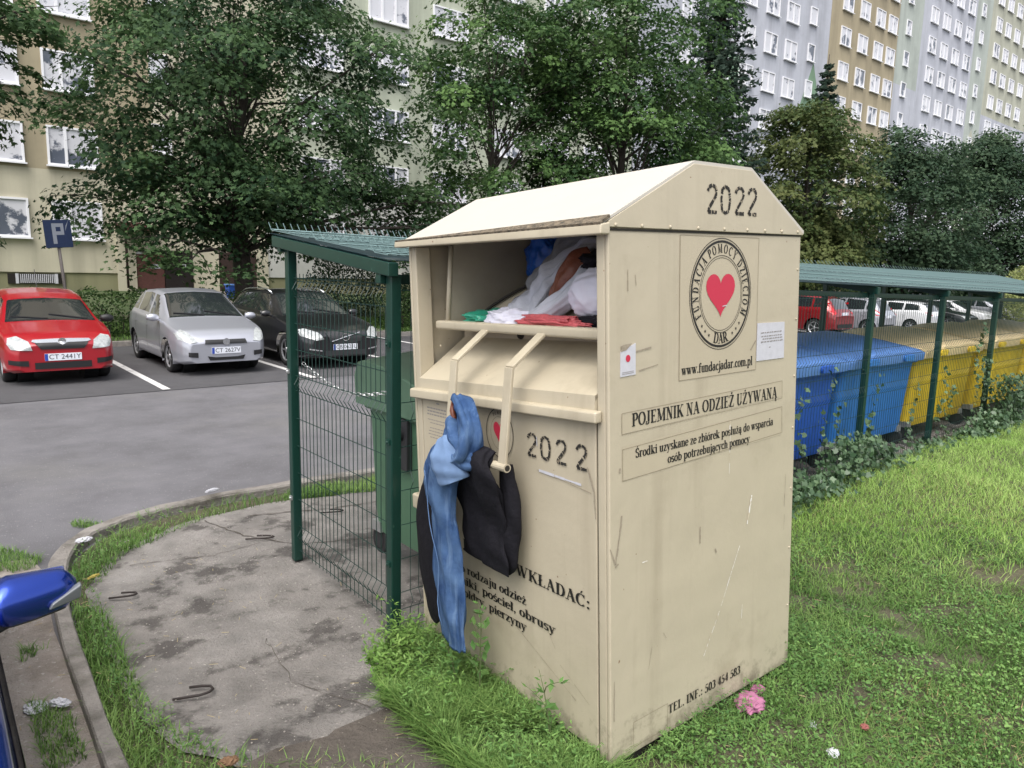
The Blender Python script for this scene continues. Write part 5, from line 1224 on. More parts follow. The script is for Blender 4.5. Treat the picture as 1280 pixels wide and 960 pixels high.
S_blk = wagon_shape(decals=[([(.46, .60), (.62, .58), (.84, .66), (.86, .78), (.72, .80), (.52, .72)], 'f', M_headlight, 'headlight', True),
                            ([(-.40, .74), (-.34, .55), (-.2, .51), (.2, .51), (.34, .55), (.40, .74)], 'f', M_dark_plastic, 'grille', False), (sq(-.44, .44, .27, .37), 'f', M_dark_plastic, 'lower_grille', False),
                            ([(.50, .36), (.74, .40), (.74, .425), (.50, .385)], 'f', M_chrome, 'fog_trim', True)], plate_f=(.435, 'CB 0621U'), emblem=(.635, .075, 'ring'), rails=True)
PA = lambda x, y: (x, y, road_z(x, y) + .004)
# cars face the road: local x (front to rear) runs along +Y
make_car('bright red hatchback parked left of the silver car, facing the road', PA(1.86, 13.75), R_(90), S_red, M_car_red, 'cars parked in the bay')
make_car('silver hatchback parked between the red and the black car', PA(4.42, 13.6), R_(90), S_sil, M_car_silver, 'cars parked in the bay')
make_car('black estate car parked behind the green mesh panel', PA(6.68, 13.35), R_(90), S_blk, M_car_black, 'cars parked in the bay')
# cars far along the row, seen over the bins
def suv(L, H, W, **k): return wagon_shape(L, W, H, **k)
tailR = [(.66, .86), (.86, .84), (.88, 1.02), (.80, 1.18), (.70, 1.12)]
S_suv = suv(4.5, 1.66, 1.82, wr=.35); S_suv['top'] = [(0, .8), (.1, .9), (.4, 1.0), (1.25, 1.12), (2.05, 1.60), (2.7, 1.66), (3.7, 1.62), (4.1, 1.5), (4.42, 1.0), (4.5, .85)]
S_suv['belt'] = [(0, .74), (.4, .95), (1.3, 1.06), (4.0, 1.13), (4.4, .98), (4.5, .82)]
S_suv['decals'] = [([(.60, .95), (.82, .90), (.84, 1.10), (.76, 1.38), (.68, 1.36)], 'b', M_tail, 'tail_light', True), (sq(-.6, .6, .36, .52), 'b', M_blacktrim, 'bumper_trim', False)]; S_suv.update(plate_b=(.93, ''), wipers=False)
S_w2 = wagon_shape(4.2, 1.72, 1.60, decals=[(tailR, 'b', M_tail, 'tail_light', True), (sq(-.5, .5, .34, .46), 'b', M_blacktrim, 'bumper_trim', False)], plate_b=(.8, ''), wipers=False, rails=True)
S_h2 = hatch_shape(4.2, 1.76, 1.47, decals=[([(.55, .84), (.80, .84), (.80, .98), (.60, .98)], 'b', M_tail, 'tail_light', True), (sq(-.5, .5, .30, .40), 'b', M_blacktrim, 'bumper_trim', False)], plate_b=(.75, ''), wipers=False)
S_f2 = wagon_shape(4.4, 1.78, 1.45, decals=[([(.5, .6), (.8, .64), (.82, .76), (.6, .74)], 'f', M_headlight, 'headlight', True), (sq(-.4, .4, .55, .68), 'f', M_blacktrim, 'grille', False)], plate_f=(.45, ''))
far = PA
rear = lambda x, yr, L: (x, yr + L, road_z(x, yr) + .004)               # rear bumper at yr, nose pointing away
make_car('dark red SUV parked beyond the blue bins with its rear to the shelter', rear(29.3, 14.3, 4.5), R_(-90), S_suv, M_car_dred, 'cars parked in the bay')
make_car('silver estate with roof rails parked right of the dark red SUV', rear(33.1, 14.2, 4.2), R_(-90), S_w2, M_car_silver, 'cars parked in the bay')
make_car('white hatchback with a wedge red tail light beyond the yellow bins', rear(38.4, 14.2, 4.2), R_(-90), S_h2, M_car_white, 'cars parked in the bay')
make_car('black estate car facing the shelter, right of the white hatchback', PA(42.6, 14.0), R_(90), S_f2, M_car_black, 'cars parked in the bay')
make_car('white estate car facing the shelter beside the far black car', PA(46.3, 14.2), R_(90), S_f2, M_car_white, 'cars parked in the bay')
make_car('silver hatchback at the far right end of the parking row', PA(51.0, 14.0), R_(90), S_sil if False else dict(S_f2, rails=True), M_car_silver, 'cars parked in the bay')
# blue car beside the camera: only the mirror and fender reach into the photo
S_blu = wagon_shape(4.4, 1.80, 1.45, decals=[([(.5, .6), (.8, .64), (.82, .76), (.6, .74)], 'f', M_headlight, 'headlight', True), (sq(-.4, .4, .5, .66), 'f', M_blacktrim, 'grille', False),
    (sq(1.3, 3.4, .34, .78), 's', mat('painted_door_reflection', (.010, .013, .028), .2, coat=.6), 'door_panel', True)])  # dark reflection in the blue doors, painted as a near-black overlay
S_blu['mirror'] = (1.62, -5)
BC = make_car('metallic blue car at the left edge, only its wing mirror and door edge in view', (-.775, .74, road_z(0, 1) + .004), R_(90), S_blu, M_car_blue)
for o in list(BC.children):
    if o.name.startswith('wing_mirror'):
        for c_ in list(o.children): bpy.data.objects.remove(c_)
        bpy.data.objects.remove(o)
def big_mirror(s):
    """detailed wing mirror for the near car: shell, lower trim, indicator lens, glass, arm (car-local)"""
    mx, yb, mz = 1.62, s * .832, 1.065; b = MB(); n = 22; secs = []
    for i in range(13):
        q = i / 12.; hw_ = .074 * (1 - .25 * q ** 2) * (1 - max(0, q - .86) / .14 * .62) * (.75 + .25 * min(1, q / .12)); dp = .078 * (1 - .55 * q ** 1.6) * (1 - max(0, q - .86) / .14 * .5)
        y = yb + s * (.055 + .20 * q); cx = mx + .02 * q; cz = mz + .035 - .004 * q; ring = []
        for k in range(n):
            a = 2 * math.pi * k / n; ca, sa = math.cos(a), math.sin(a)
            ring.append((cx - dp * max(ca, -.35) * (abs(ca) ** .1 if ca > 0 else 1), y, cz + hw_ * (.92 if sa > 0 else 1.08) * sa))
        secs.append(ring)
    vs = [p for r in secs for p in r]; fs = [(i * n + k, i * n + (k + 1) % n, (i + 1) * n + (k + 1) % n, (i + 1) * n + k) for i in range(12) for k in range(n)] + [tuple(range(n)), tuple(12 * n + k for k in range(n))]
    up_ = [f for f in fs if sum(vs[i][2] for i in f) / len(f) > mz - .022]; lo = [f for f in fs if f not in up_]
    mo = MB().add(vs, up_).build('wing_mirror', M_car_blue, BC, smooth=True)
    MB().add(vs, lo).build('mirror_trim', M_blacktrim, mo, smooth=True)
    ind = MB(); ind.hexa([(mx - .052, yb + s * .175, mz - .005), (mx - .02, yb + s * .26, mz + .0), (mx + .01, yb + s * .262, mz + .0), (mx - .02, yb + s * .175, mz - .005), (mx - .056, yb + s * .185, mz + .014), (mx - .026, yb + s * .264, mz + .045), (mx + .006, yb + s * .265, mz + .045), (mx - .02, yb + s * .185, mz + .014)])
    ind.build('indicator_lens', mat('clear_indicator', (.16, .17, .18), .12, spec=.7, coat=.5), mo, bevel=.006)
    MB().hexa([(mx - .03, yb - s * .04, mz - .09), (mx + .05, yb - s * .04, mz - .09), (mx + .04, yb + s * .12, mz - .03), (mx - .02, yb + s * .12, mz - .03), (mx - .03, yb - s * .04, mz - .03), (mx + .05, yb - s * .04, mz - .03), (mx + .04, yb + s * .12, mz + .0), (mx - .02, yb + s * .12, mz + .0)]).build('mirror_arm', M_blacktrim, mo, bevel=.012)
    MB().box(mx + .034, mx + .04, min(yb + s * .07, yb + s * .23), max(yb + s * .07, yb + s * .23), mz - .03, mz + .09).build('mirror_glass', M_chrome, mo)
big_mirror(-1); big_mirror(1)

# ================================================================== TREES AND SHRUBS
def rot_frames(nrm, spin):
    """per-leaf frames from normals (N,3) and spin angles"""
    nrm = nrm / np.linalg.norm(nrm, axis=1, keepdims=True); ref = np.where(np.abs(nrm[:, 2:3]) < .95, np.array([[0., 0, 1]]), np.array([[1., 0, 0]]))
    a = np.cross(nrm, ref); a /= np.linalg.norm(a, axis=1, keepdims=True); c = np.cross(nrm, a)
    return a * np.cos(spin)[:, None] + c * np.sin(spin)[:, None], -a * np.sin(spin)[:, None] + c * np.cos(spin)[:, None], nrm
LEAF = {'maple': np.array([(0, -.5), (.30, -.42), (.22, -.12), (.55, .02), (.26, .16), (.16, .22), (0, .62), (-.16, .22), (-.26, .16), (-.55, .02), (-.22, -.12), (-.30, -.42)]),
        'oval': np.array([(0, -.5), (.24, -.2), (.26, .1), (0, .5), (-.26, .1), (-.24, -.2)]),
        'diamond': np.array([(0, -.5), (.22, .0), (0, .5), (-.22, .0)]),
        'strip': np.array([(-.05, -.5), (.05, -.5), (.03, .5), (-.03, .5)]),
        'ivy': np.array([(0, -.45), (.38, -.25), (.5, .1), (.2, .18), (0, .55), (-.2, .18), (-.5, .1), (-.38, -.25)])}
def leaves(name, pos, nrm, size, shape, m, rng, tint, parent=None, droop=.0, spin=None):
    s = LEAF[shape]; N = len(pos); k = len(s); spin = rng.uniform(0, 2 * math.pi, N) if spin is None else spin
    a, c, n_ = rot_frames(nrm, spin); size = np.broadcast_to(size, (N,))
    bend = -(s[:, 0] ** 2) * .5
    v = pos[:, None, :] + (a[:, None, :] * s[None, :, 0:1] + c[:, None, :] * s[None, :, 1:2] + n_[:, None, :] * bend[None, :, None]) * size[:, None, None]
    return np_mesh(name, v.reshape(-1, 3), np.arange(N * k), np.full(N, k), m, parent, np.repeat(tint, k))
def tree(name, label, base, height, crown, n_clump, per, leaf, shape, m, seed, group=None, trunk_r=.25, clump_r=(.5, 1.1), fork=.3, hollow=.55, flat=.28, clip=None, limbs=46, cat='tree', bottom_flat=False, extra=()):
    """crown: list of (centre offset, radii) ellipsoids; trunk with tapering limbs out to the leaf clumps"""
    rng = np.random.default_rng(seed); t = thing(name, label, cat, base, 0, group)
    vol = np.array([c[1][0] * c[1][1] * c[1][2] for c in crown]) ** .75; vol /= vol.sum(); cl = []; nr = []
    while len(cl) < n_clump:
        i = rng.choice(len(crown), p=vol); c0, r0 = np.array(crown[i][0], float), np.array(crown[i][1], float)
        d = rng.normal(size=3); d /= np.linalg.norm(d); q = rng.uniform(hollow ** 3, 1) ** (1 / 3.)
        p = c0 + d * q * r0 * (1 + .10 * rng.normal())
        if clip is not None and not clip(p): continue
        cl.append(p); nr.append(d)
    cl = np.array(cl + [np.array(e, float) for e in extra]); nr = np.array(nr + [np.array([0, 0, 1.]) for e in extra])
    K = len(cl); rad = rng.uniform(*clump_r, K); per_k = np.maximum(6, (per * (rad / np.mean(clump_r)) ** 2 * rng.uniform(.6, 1.3, K)).astype(int)); idx = np.repeat(np.arange(K), per_k); N = len(idx)
    # flattened sprays, tilted outwards and drooping at the rim
    tilt = nr * .45 + np.array([0, 0, 1.]) + rng.normal(size=(K, 3)) * .16
    a, c, n_ = rot_frames(tilt, rng.uniform(0, 6.28, K)); th = rng.uniform(0, 6.28, N); rr = np.sqrt(rng.uniform(0, 1, N)) * (1 + .25 * np.sin(3 * th + idx)); rd = rad[idx]
    h = rng.normal(size=N) * flat * rd * .55 - .30 * rd * rr ** 2
    pos = cl[idx] + (a[idx] * (rr * np.cos(th) * rd)[:, None] + c[idx] * (rr * np.sin(th) * rd)[:, None] + n_[idx] * h[:, None])
    ln = n_[idx] * 1.0 + (a[idx] * np.cos(th)[:, None] + c[idx] * np.sin(th)[:, None]) * .55 + rng.normal(size=(N, 3)) * .38
    tone = np.clip(rng.normal(.35, .24, K), 0, 1); tint = np.clip(tone[idx] + rng.normal(size=N) * .20, 0, 1)
    size = leaf * rng.uniform(.65, 1.25, N)
    leaves('crown', pos, ln, size, shape, m, rng, tint, t)
    # wood
    rn = random.Random(seed); b = MB(); top = np.array(crown[0][0]) + np.array([0, 0, crown[0][1][2] * .55]); k = 9; axis = []
    for i in range(k + 1):
        s = i / k; axis.append(Vector((top[0] * s ** 1.3 + rn.uniform(-1, 1) * .10 * (0 < i), top[1] * s ** 1.3 + rn.uniform(-1, 1) * .10 * (0 < i), -.1 + (top[2] + .1) * s)))
    b.tube(axis, [trunk_r * (1.35 if i == 0 else 1) * (1 - .88 * (i / k) ** 1.1) + .015 for i in range(k + 1)], 10)
    order = rng.permutation(K)[:limbs]
    for j, i in enumerate(order):
        e = Vector(cl[i]); zb = max(height * fork * .6, min(e.z * rn.uniform(.45, .8), top[2] * .95)); s = min(1, max(0.05, zb / (top[2] + .1))); f = s * k; i0 = min(int(f), k - 1); p0 = axis[i0].lerp(axis[i0 + 1], f - i0)
        m1 = p0.lerp(e, .35) + Vector((rn.uniform(-.3, .3), rn.uniform(-.3, .3), rn.uniform(.1, .5))); m2 = p0.lerp(e, .72) + Vector((rn.uniform(-.25, .25), rn.uniform(-.25, .25), rn.uniform(0, .35)))
        r0 = trunk_r * (.34 if j < limbs * .4 else .17) * (1 - .5 * s)
        b.tube([p0, m1, m2, e], [r0, r0 * .65, r0 * .38, .010], 6, cap=False)
        for q in range(2):
            e2 = e + Vector((rn.uniform(-1, 1), rn.uniform(-1, 1), rn.uniform(-.4, .4))) * float(rad[i]); b.tube([m2, m2.lerp(e2, .5) + Vector((0, 0, .12)), e2], [r0 * .3, r0 * .2, .006], 4, cap=False)
    b.build('trunk', M_bark, t, smooth=True, fix=False)
    return t
def gz(x, y): return back_z(x, y)
TG = 'trees in front of the apartment block'
tree('maple_tree', 'big dark green maple with layered foliage between the silver car and the building entrance', (8.0, 23.0, gz(8, 23)), 12,
     [((.2, -.2, 6.2), (4.9, 4.9, 4.1)), ((-.9, -1.2, 3.9), (4.0, 3.6, 1.6)), ((3.0, -1.6, 3.4), (3.2, 2.6, 1.7)), ((0, 0, 9.5), (3.6, 3.6, 3.0))], 340, 185, .132, 'maple', M_leaf_a, 11, TG, trunk_r=.30, clump_r=(.55, 1.15), limbs=60,
     extra=[(-3.2, -3.0, 1.95), (-2.4, -3.2, 1.75), (-4.2, -2.0, 2.6), (-1.0, -3.4, 1.5), (3.6, -2.6, 2.0), (4.6, -2.2, 2.3), (1.0, -3.2, 2.3)])
tree('maple_tree', 'pale trunked maple with loose foliage right of the big dark maple, behind the container roof', (17.0, 22.0, gz(17, 22)), 12,
     [((0, 0, 6.2), (4.3, 3.9, 4.4)), ((1.2, -.8, 3.6), (4.2, 3.4, 1.8)), ((.5, 0, 9.5), (3.4, 3.4, 3.0))], 215, 170, .142, 'maple', M_leaf_b, 12, TG, trunk_r=.22, clump_r=(.55, 1.1), limbs=54)
tree('maple_tree', 'broad lighter green maple rising behind the peak of the container roof', (22.0, 20.4, gz(22, 20.4)), 12,
     [((.4, 0, 7.0), (5.2, 4.6, 4.6)), ((0, 0, 4.0), (4.6, 3.8, 2.0)), ((0, 0, 10.5), (4.2, 4.2, 3.2))], 340, 150, .155, 'maple', M_leaf_b, 13, TG, trunk_r=.28, clump_r=(.6, 1.2), limbs=60)
tree('maple_tree', 'dark leafy tree branch reaching in from the left edge above the red car', (-1.0, 20.6, gz(0, 20)), 10,
     [((0, 0, 6.8), (4.0, 2.6, 3.2)), ((1.6, -.4, 6.6), (2.6, 1.6, 1.3)), ((1.6, 0, 2.6), (1.6, 1.6, .9)), ((1.9, 0, 4.4), (1.5, 1.2, .4))], 120, 120, .15, 'maple', M_leaf_a, 14, TG, trunk_r=.24, clump_r=(.4, .8), limbs=40)
tree('maple_tree', 'browning maple tinged with yellow right of the container roof', (35.2, 19.8, gz(35, 20)), 9,
     [((0, 0, 6.3), (3.9, 3.4, 4.4)), ((-.3, 0, 3.4), (3.8, 3.4, 2.2)), ((-.6, 0, 9.4), (1.7, 1.7, 1.9))], 300, 110, .19, 'maple', M_leaf_e, 15, TG, trunk_r=.24, clump_r=(.6, 1.1), limbs=40)
tree('lime_tree', 'dull dark rounded tree above the yellow bins, left of two', (47.5, 19.8, gz(47, 20)), 10,
     [((0, 0, 6.6), (5.0, 3.9, 4.4)), ((0, 0, 3.2), (5.0, 3.6, 2.2)), ((-1.5, 0, 9.8), (2.6, 2.4, 1.9))], 380, 110, .22, 'oval', M_leaf_f, 16, TG, trunk_r=.26, clump_r=(.7, 1.25), limbs=40)
tree('lime_tree', 'dull dark rounded tree at the right edge of the photo over the shelter roof', (60.0, 20.2, gz(60, 20)), 11,
     [((0, 0, 7.4), (6.0, 4.2, 5.0)), ((0, 0, 3.4), (6.0, 4.0, 2.4)), ((1.5, 0, 11), (3.6, 3, 2.2))], 430, 110, .25, 'oval', M_leaf_f, 17, TG, trunk_r=.28, clump_r=(.8, 1.4), limbs=40)
def spruce(label, base, H, R0, seed, zlo=.6, layers=46):
    rng = np.random.default_rng(seed); t = thing('spruce_tree', label, 'tree', base, 0, TG); b = MB(); b.tube([(0, 0, -.1), (.05, 0, H * .5), (0, 0, H)], [H * .018, H * .011, .02], 8); P = []; Nn = []; S_ = []; Tn = []; Sp = []
    for L_ in range(layers):
        z = zlo + (H - zlo - .15) * (L_ / layers) ** .92; r = R0 * (1 - (z - zlo) / (H - zlo)) ** .85 + .12; nb = 6 if r > .6 else 5
        for k in range(nb):
            a = 6.283 * (k + rng.uniform(-.3, .3)) / nb + L_ * .7; ln = r * rng.uniform(.75, 1.12); d = np.array([math.cos(a), math.sin(a)]); pts = []
            for q in range(6):
                s = q / 5; pts.append((d[0] * ln * s, d[1] * ln * s, z - .30 * ln * s + .22 * ln * s * s + (.10 * ln * max(0, s - .7))))
            b.tube(pts, [.022, .018, .014, .010, .008, .005], 4, cap=False)
            n = int(10 + ln * 26); s = rng.uniform(.12, 1.0, n); w_ = rng.uniform(-1, 1, n) * .22 * ln ** .5 * (1 - s * .55)
            x = d[0] * ln * s - d[1] * w_; y = d[1] * ln * s + d[0] * w_; zz = z - .30 * ln * s + .22 * ln * s * s - np.abs(w_) * .45 - rng.uniform(0, .22, n)
            P.append(np.stack([x, y, zz], 1)); Nn.append(np.stack([d[0] * .8 + rng.normal(size=n) * .5, d[1] * .8 + rng.normal(size=n) * .5, rng.normal(size=n) * .3 + .25], 1)); S_.append(rng.uniform(.20, .40, n)); Tn.append(np.clip(rng.normal(.35, .22, n), 0, 1)); Sp.append(math.pi / 2 + rng.normal(size=n) * .5)
    sz = np.concatenate(S_)
    leaves('crown', np.concatenate(P), np.concatenate(Nn), sz, 'diamond', M_leaf_c, rng, np.concatenate(Tn), t, spin=np.concatenate(Sp))
    b.build('trunk', M_bark, t, smooth=True, fix=False); return t
spruce('tall dark spruce with drooping branches in front of the grey white block', (29.3, 21.2, gz(29, 21)), 19, 3.4, 21, zlo=1.2, layers=40)
spruce('small spruce with its tip showing above the browning maple', (45.0, 24.5, gz(45, 24)), 15.8, 2.9, 22, zlo=2, layers=30)
def shrub(name, label, base, ell, n, leaf, m, seed, group, cat='shrub', shape='oval', box=False, stems=9):
    rng = np.random.default_rng(seed); t = thing(name, label, cat, base, 0, group)
    if box:
        p = rng.uniform(-1, 1, (n, 3)); ax = rng.choice(3, n, p=[.12, .55, .33]); sgn = np.where(rng.random(n) < .5, -1, 1); push = rng.uniform(.72, 1.06, n)
        for i in range(3): p[ax == i, i] = (sgn * push)[ax == i]
        p[:, 2] = np.where(p[:, 2] < -.92, -.2, p[:, 2])
        nr = p + rng.normal(size=(n, 3)) * .5; pos = p * np.array(ell) + np.array([0, 0, ell[2] * 1.02]); pos[:, 2] += .05 * np.sin(pos[:, 0] * 5) + .04 * np.sin(pos[:, 0] * 11.3)
    else:
        p = rng.normal(size=(n, 3)); p /= np.linalg.norm(p, axis=1, keepdims=True); q = rng.uniform(.2, 1, n) ** .4; k = rng.normal(size=(14, 3)); bump = 1 + .20 * np.max(p @ (k / np.linalg.norm(k, axis=1, keepdims=True)).T, 1)
        pos = p * (q * bump)[:, None] * np.array(ell) + np.array([0, 0, ell[2] * .95]); pos = pos[pos[:, 2] > .04]; n = len(pos); nr = p[:n] + np.array([0, 0, .5]) + rng.normal(size=(n, 3)) * .5
    leaves('foliage', pos, nr, leaf * rng.uniform(.6, 1.3, n), shape, m, rng, np.clip(rng.normal(.35, .28, n), 0, 1), t)
    b = MB(); rn = random.Random(seed)
    for k in range(stems):
        x = rn.uniform(-.8, .8) * ell[0]; y = rn.uniform(-.5, .5) * ell[1]; b.tube([(x, y, -.05), (x + rn.uniform(-.2, .2), y + rn.uniform(-.15, .15), ell[2] * .9), (x + rn.uniform(-.3, .3), y + rn.uniform(-.2, .2), ell[2] * 1.6)], [.018, .012, .005], 5)
    b.build('stems', M_bark, t, fix=False); return t
HG = 'clipped hedges along the parking bay'
for (x0, x1, lab) in ((-6.0, 1.6, 'clipped green hedge behind the red car'), (1.7, 6.9, 'clipped hedge between the parking sign and the entrance path'), (11.3, 17.5, 'clipped hedge behind the black estate car'), (17.6, 26, 'clipped hedge partly hidden behind the container')):
    shrub('hedge', lab, ((x0 + x1) / 2, 20.2, gz(x0, 20)), ((x1 - x0) / 2, .42, .56), int((x1 - x0) * 1150), .075, M_leaf_h, int(30 + x0), HG, 'hedge', box=True, stems=int((x1 - x0) * 5))
SG_ = 'shrubs along the building'
shrub('shrub', 'round dark shrub seen through the shelter gate in front of the pale wall', (12.2, 24.2, gz(12, 24)), (1.35, 1.1, 1.05), 5200, .085, M_leaf_f, 51, SG_)
for i, (x, y, r, h, m, lab) in enumerate(((16.5, 24.5, 1.8, 1.5, M_leaf_f, 'dark shrub left behind the container roof edge'), (20.5, 25.5, 2.2, 1.9, M_leaf_a, 'deep green shrub behind the container peak'), (26, 23.5, 2.4, 1.7, M_leaf_f, 'dull shrub under the spruce'), (31, 22.5, 2.4, 1.5, M_leaf_b, 'low green shrub under the browning maple'))):
    shrub('shrub', lab, (x, y, gz(x, y)), (r, r * .8, h * .62), 5200, .12, m, 60 + i, SG_)
for i, (x, y, r, h, m, lab) in enumerate(((41, 21.5, 3.0, 1.6, M_leaf_f, 'dark undergrowth shrub between the browning maple and the lime'), (54, 21.8, 3.6, 1.8, M_leaf_f, 'dark undergrowth shrub between the two lime trees'), (68, 21.5, 4.5, 2.4, M_leaf_f, 'dark undergrowth shrub at the far right'))):
    shrub('shrub', lab, (x, y, gz(x, y)), (r, r * .7, h * .75), 6000, .17, m, 70 + i, SG_)
shrub('shrub', 'pale yellow green flowering shrub over the right end of the shelter roof', (47.5, 12.3, road_z(45, 12) + .3), (4.2, 1.6, 1.65), 8000, .15, M_leaf_p, 77, SG_)

# ================================================================== GRASS, WEEDS, IVY
def blades(name, xy, z, h, wdt, lean, m, rng, tint, parent=None):
    N = len(xy); a = rng.uniform(0, 2 * math.pi, N); fx, fy = np.cos(a), np.sin(a); px, py = -fy, fx; h = np.broadcast_to(h, (N,)) * rng.uniform(.55, 1.3, N); l = lean * h * rng.uniform(.2, 1.6, N)
    base = np.stack([xy[:, 0], xy[:, 1], z], 1); d = np.stack([fx, fy, np.zeros(N)], 1); s = np.stack([px, py, np.zeros(N)], 1); upv = np.array([[0, 0, 1.]]); wd = (wdt * rng.uniform(.7, 1.3, N))[:, None]
    v = np.stack([base - s * wd, base + s * wd, base + d * (l * .35)[:, None] + upv * (h * .6)[:, None] + s * wd * .8, base + d * (l * .35)[:, None] + upv * (h * .6)[:, None] - s * wd * .8, base + d * l[:, None] + upv * (h * .92)[:, None]], 1)
    o = np.arange(N)[:, None] * 5; f = np.concatenate([o + np.array([[0, 1, 2, 3]]), o + np.array([[3, 2, 4]])], 1)
    ob = np_mesh(name, v.reshape(-1, 3), f.ravel(), np.tile([4, 3], N), m, parent, np.repeat(tint, 5)); return ob
def vnoise(x, y, s, seed):
    r = np.random.default_rng(seed); k = r.uniform(-1, 1, (9, 2)) * s * 2; p = r.uniform(0, 6.28, 9)
    return sum(np.sin(x * k[i, 0] + y * k[i, 1] + p[i]) for i in range(9)) / 4.2
def stuff(o, label, cat): return tag(o, label, cat, None, 'stuff')
lz = np.vectorize(lawn_z); rng = np.random.default_rng(5)
CONT = [(1.96, 1.70), (3.12, 1.66), (3.16, 3.05), (2.0, 3.05)]
def scatter(x0, x1, y0, y1, n, keep):
    x = rng.uniform(x0, x1, n); y = rng.uniform(y0, y1, n); k = keep(x, y) & ~in_poly(x, y, CONT); return np.stack([x[k], y[k]], 1)
def pale(x, y): return sstep(3.9, 6.2, x + .35 * vnoise(x, y, 1.2, 3) + .5 * (y - 2))
bare = lambda x, y: np.clip(vnoise(x, y, 2.3, 8) - .34, 0, 1) * (1 - sstep(4.2, 5.2, x))
# fine pale grass of the upper lawn
q = scatter(3.6, 14, -2.5, 3.14, 250000, lambda x, y: (rng.random(len(x)) < pale(x, y)) & (rng.random(len(x)) < np.clip(1.25 - .06 * x, .3, 1)))
t_ = np.clip(.45 + .35 * vnoise(q[:, 0], q[:, 1], 1.5, 4) + rng.normal(size=len(q)) * .22, 0, 1)
stuff(blades('pale_grass', q, lz(q[:, 0], q[:, 1]), .055, .0020, 1.2, M_grass_light, rng, t_), 'bright fine grass on the upper lawn near the shelter', 'grass')
q = scatter(14, 40, -6, 3.0, 26000, lambda x, y: rng.random(len(x)) < 1)
stuff(blades('far_grass', q, lz(q[:, 0], q[:, 1]), .14, .009, .8, M_grass_light, rng, np.clip(.3 + rng.normal(size=len(q)) * .25, 0, 1)), 'far grass at the edge of the lawn', 'grass')
# trodden darker grass and small broad-leaved weeds near the container
q = scatter(2.0, 7.0, -1.6, 3.1, 150000, lambda x, y: (rng.random(len(x)) > pale(x, y) * .85) & (rng.random(len(x)) > bare(x, y) * 1.5) & (vnoise(x, y, 11, 67) > -.7 + .6 * rng.random(len(x))) & (x + .4 * y > 2.2))
t_ = np.clip(.36 + .30 * vnoise(q[:, 0], q[:, 1], 2.2, 6) + .25 * vnoise(q[:, 0], q[:, 1], 9, 66) + rng.normal(size=len(q)) * .22, 0, 1)
stuff(blades('short_grass', q, lz(q[:, 0], q[:, 1]), .040, .0020, 1.6, M_grass, rng, t_), 'short trodden grass on the lawn beside the container', 'grass')
q = scatter(2.0, 7.5, -1.6, 3.1, 150000, lambda x, y: (rng.random(len(x)) > pale(x, y) * .9) & (rng.random(len(x)) > bare(x, y) * 1.6) & (vnoise(x, y, 3.2, 9) > -.55) & (x + .4 * y > 2.2))
hh = np.clip(.018 + .03 * vnoise(q[:, 0], q[:, 1], 2.6, 12), .006, .075) * rng.uniform(.3, 1.3, len(q)); N = len(q)
pos = np.stack([q[:, 0], q[:, 1], lz(q[:, 0], q[:, 1]) + hh], 1); nr = np.stack([rng.normal(size=N) * .6, rng.normal(size=N) * .6, np.ones(N)], 1)
stuff(leaves('lawn_weeds', pos, nr, rng.uniform(.008, .024, N), 'oval', M_weed, rng, np.clip(.38 + .3 * vnoise(q[:, 0], q[:, 1], 3, 14) + rng.normal(size=N) * .22, 0, 1)), 'small broad leaved weeds growing low in the lawn', 'weeds')
M_dry = mat('dry_blade', (0.22, 0.19, 0.085), 0.8, spec=.1, tint=(0.34, 0.28, 0.15))
q = scatter(2.0, 8, -1.6, 3.1, 15000, lambda x, y: (vnoise(x, y, 2.0, 31) > .15) & (x + .4 * y > 2.2))
stuff(blades('dry_grass', q, lz(q[:, 0], q[:, 1]), .035, .0018, 2.2, M_dry, rng, rng.random(len(q))), 'dead straw coloured blades scattered in the lawn', 'grass')
# verge between kerb and concrete pad, and grass against the kerb foot
VERGE = [(.495, 1.2), (.505, 3.66), (.535, 4.45), (.67, 5.34), (.82, 5.66), (1.0, 5.88), (1.26, 6.03), (1.57, 6.12), (2.2, 6.17), (3.3, 6.13), (9, 6.08), (9, 5.76), (3.15, 5.74), (2.2, 5.93), (1.6, 5.80), (1.0, 5.40), (.74, 4.92), (.72, 4.2), (.70, 3.4), (.80, 2.95), (.95, 2.6), (1.35, 2.3), (1.7, 1.9), (1.8, 1.2)]
dens = lambda x, y: np.clip(.55 + .6 * vnoise(x, y, 3.0, 17), .08, 1) * np.where((x > .75) & (x < 1.75) & (y > 5.95) & (y < 6.2), .25, 1) * np.where((y < 2.55) & (x > .9), .5 - .35 * sstep(2.4, 1.7, y), 1) * np.where((y > 4.7) & (y < 5.1), .4, 1)
q = scatter(.5, 9, 1.0, 6.25, 330000, lambda x, y: in_poly(x, y, VERGE) & (rng.random(len(x)) < dens(x, y)))
t_ = np.clip(.40 + .3 * vnoise(q[:, 0], q[:, 1], 3, 19) + rng.normal(size=len(q)) * .22, 0, 1)
stuff(blades('verge_grass', q, np.array([drop(v) - .01 for v in q[:, 1]]), .075 * np.clip(.8 + .5 * vnoise(q[:, 0], q[:, 1], 4, 21), .3, 1.5), .0026, 1.0, M_grass, rng, t_), 'tufty grass strip between the kerb and the concrete pad', 'grass')
KF = [(.30, 2.2), (.41, 2.2), (.415, 3.4), (.43, 4.3), (.30, 4.4), (.26, 3.6)]; KF2 = [(.10, 5.5), (.50, 5.55), (.63, 5.8), (.85, 6.08), (1.2, 6.24), (1.9, 6.36), (1.8, 6.48), (1.1, 6.46), (.7, 6.33), (.35, 6.05)]
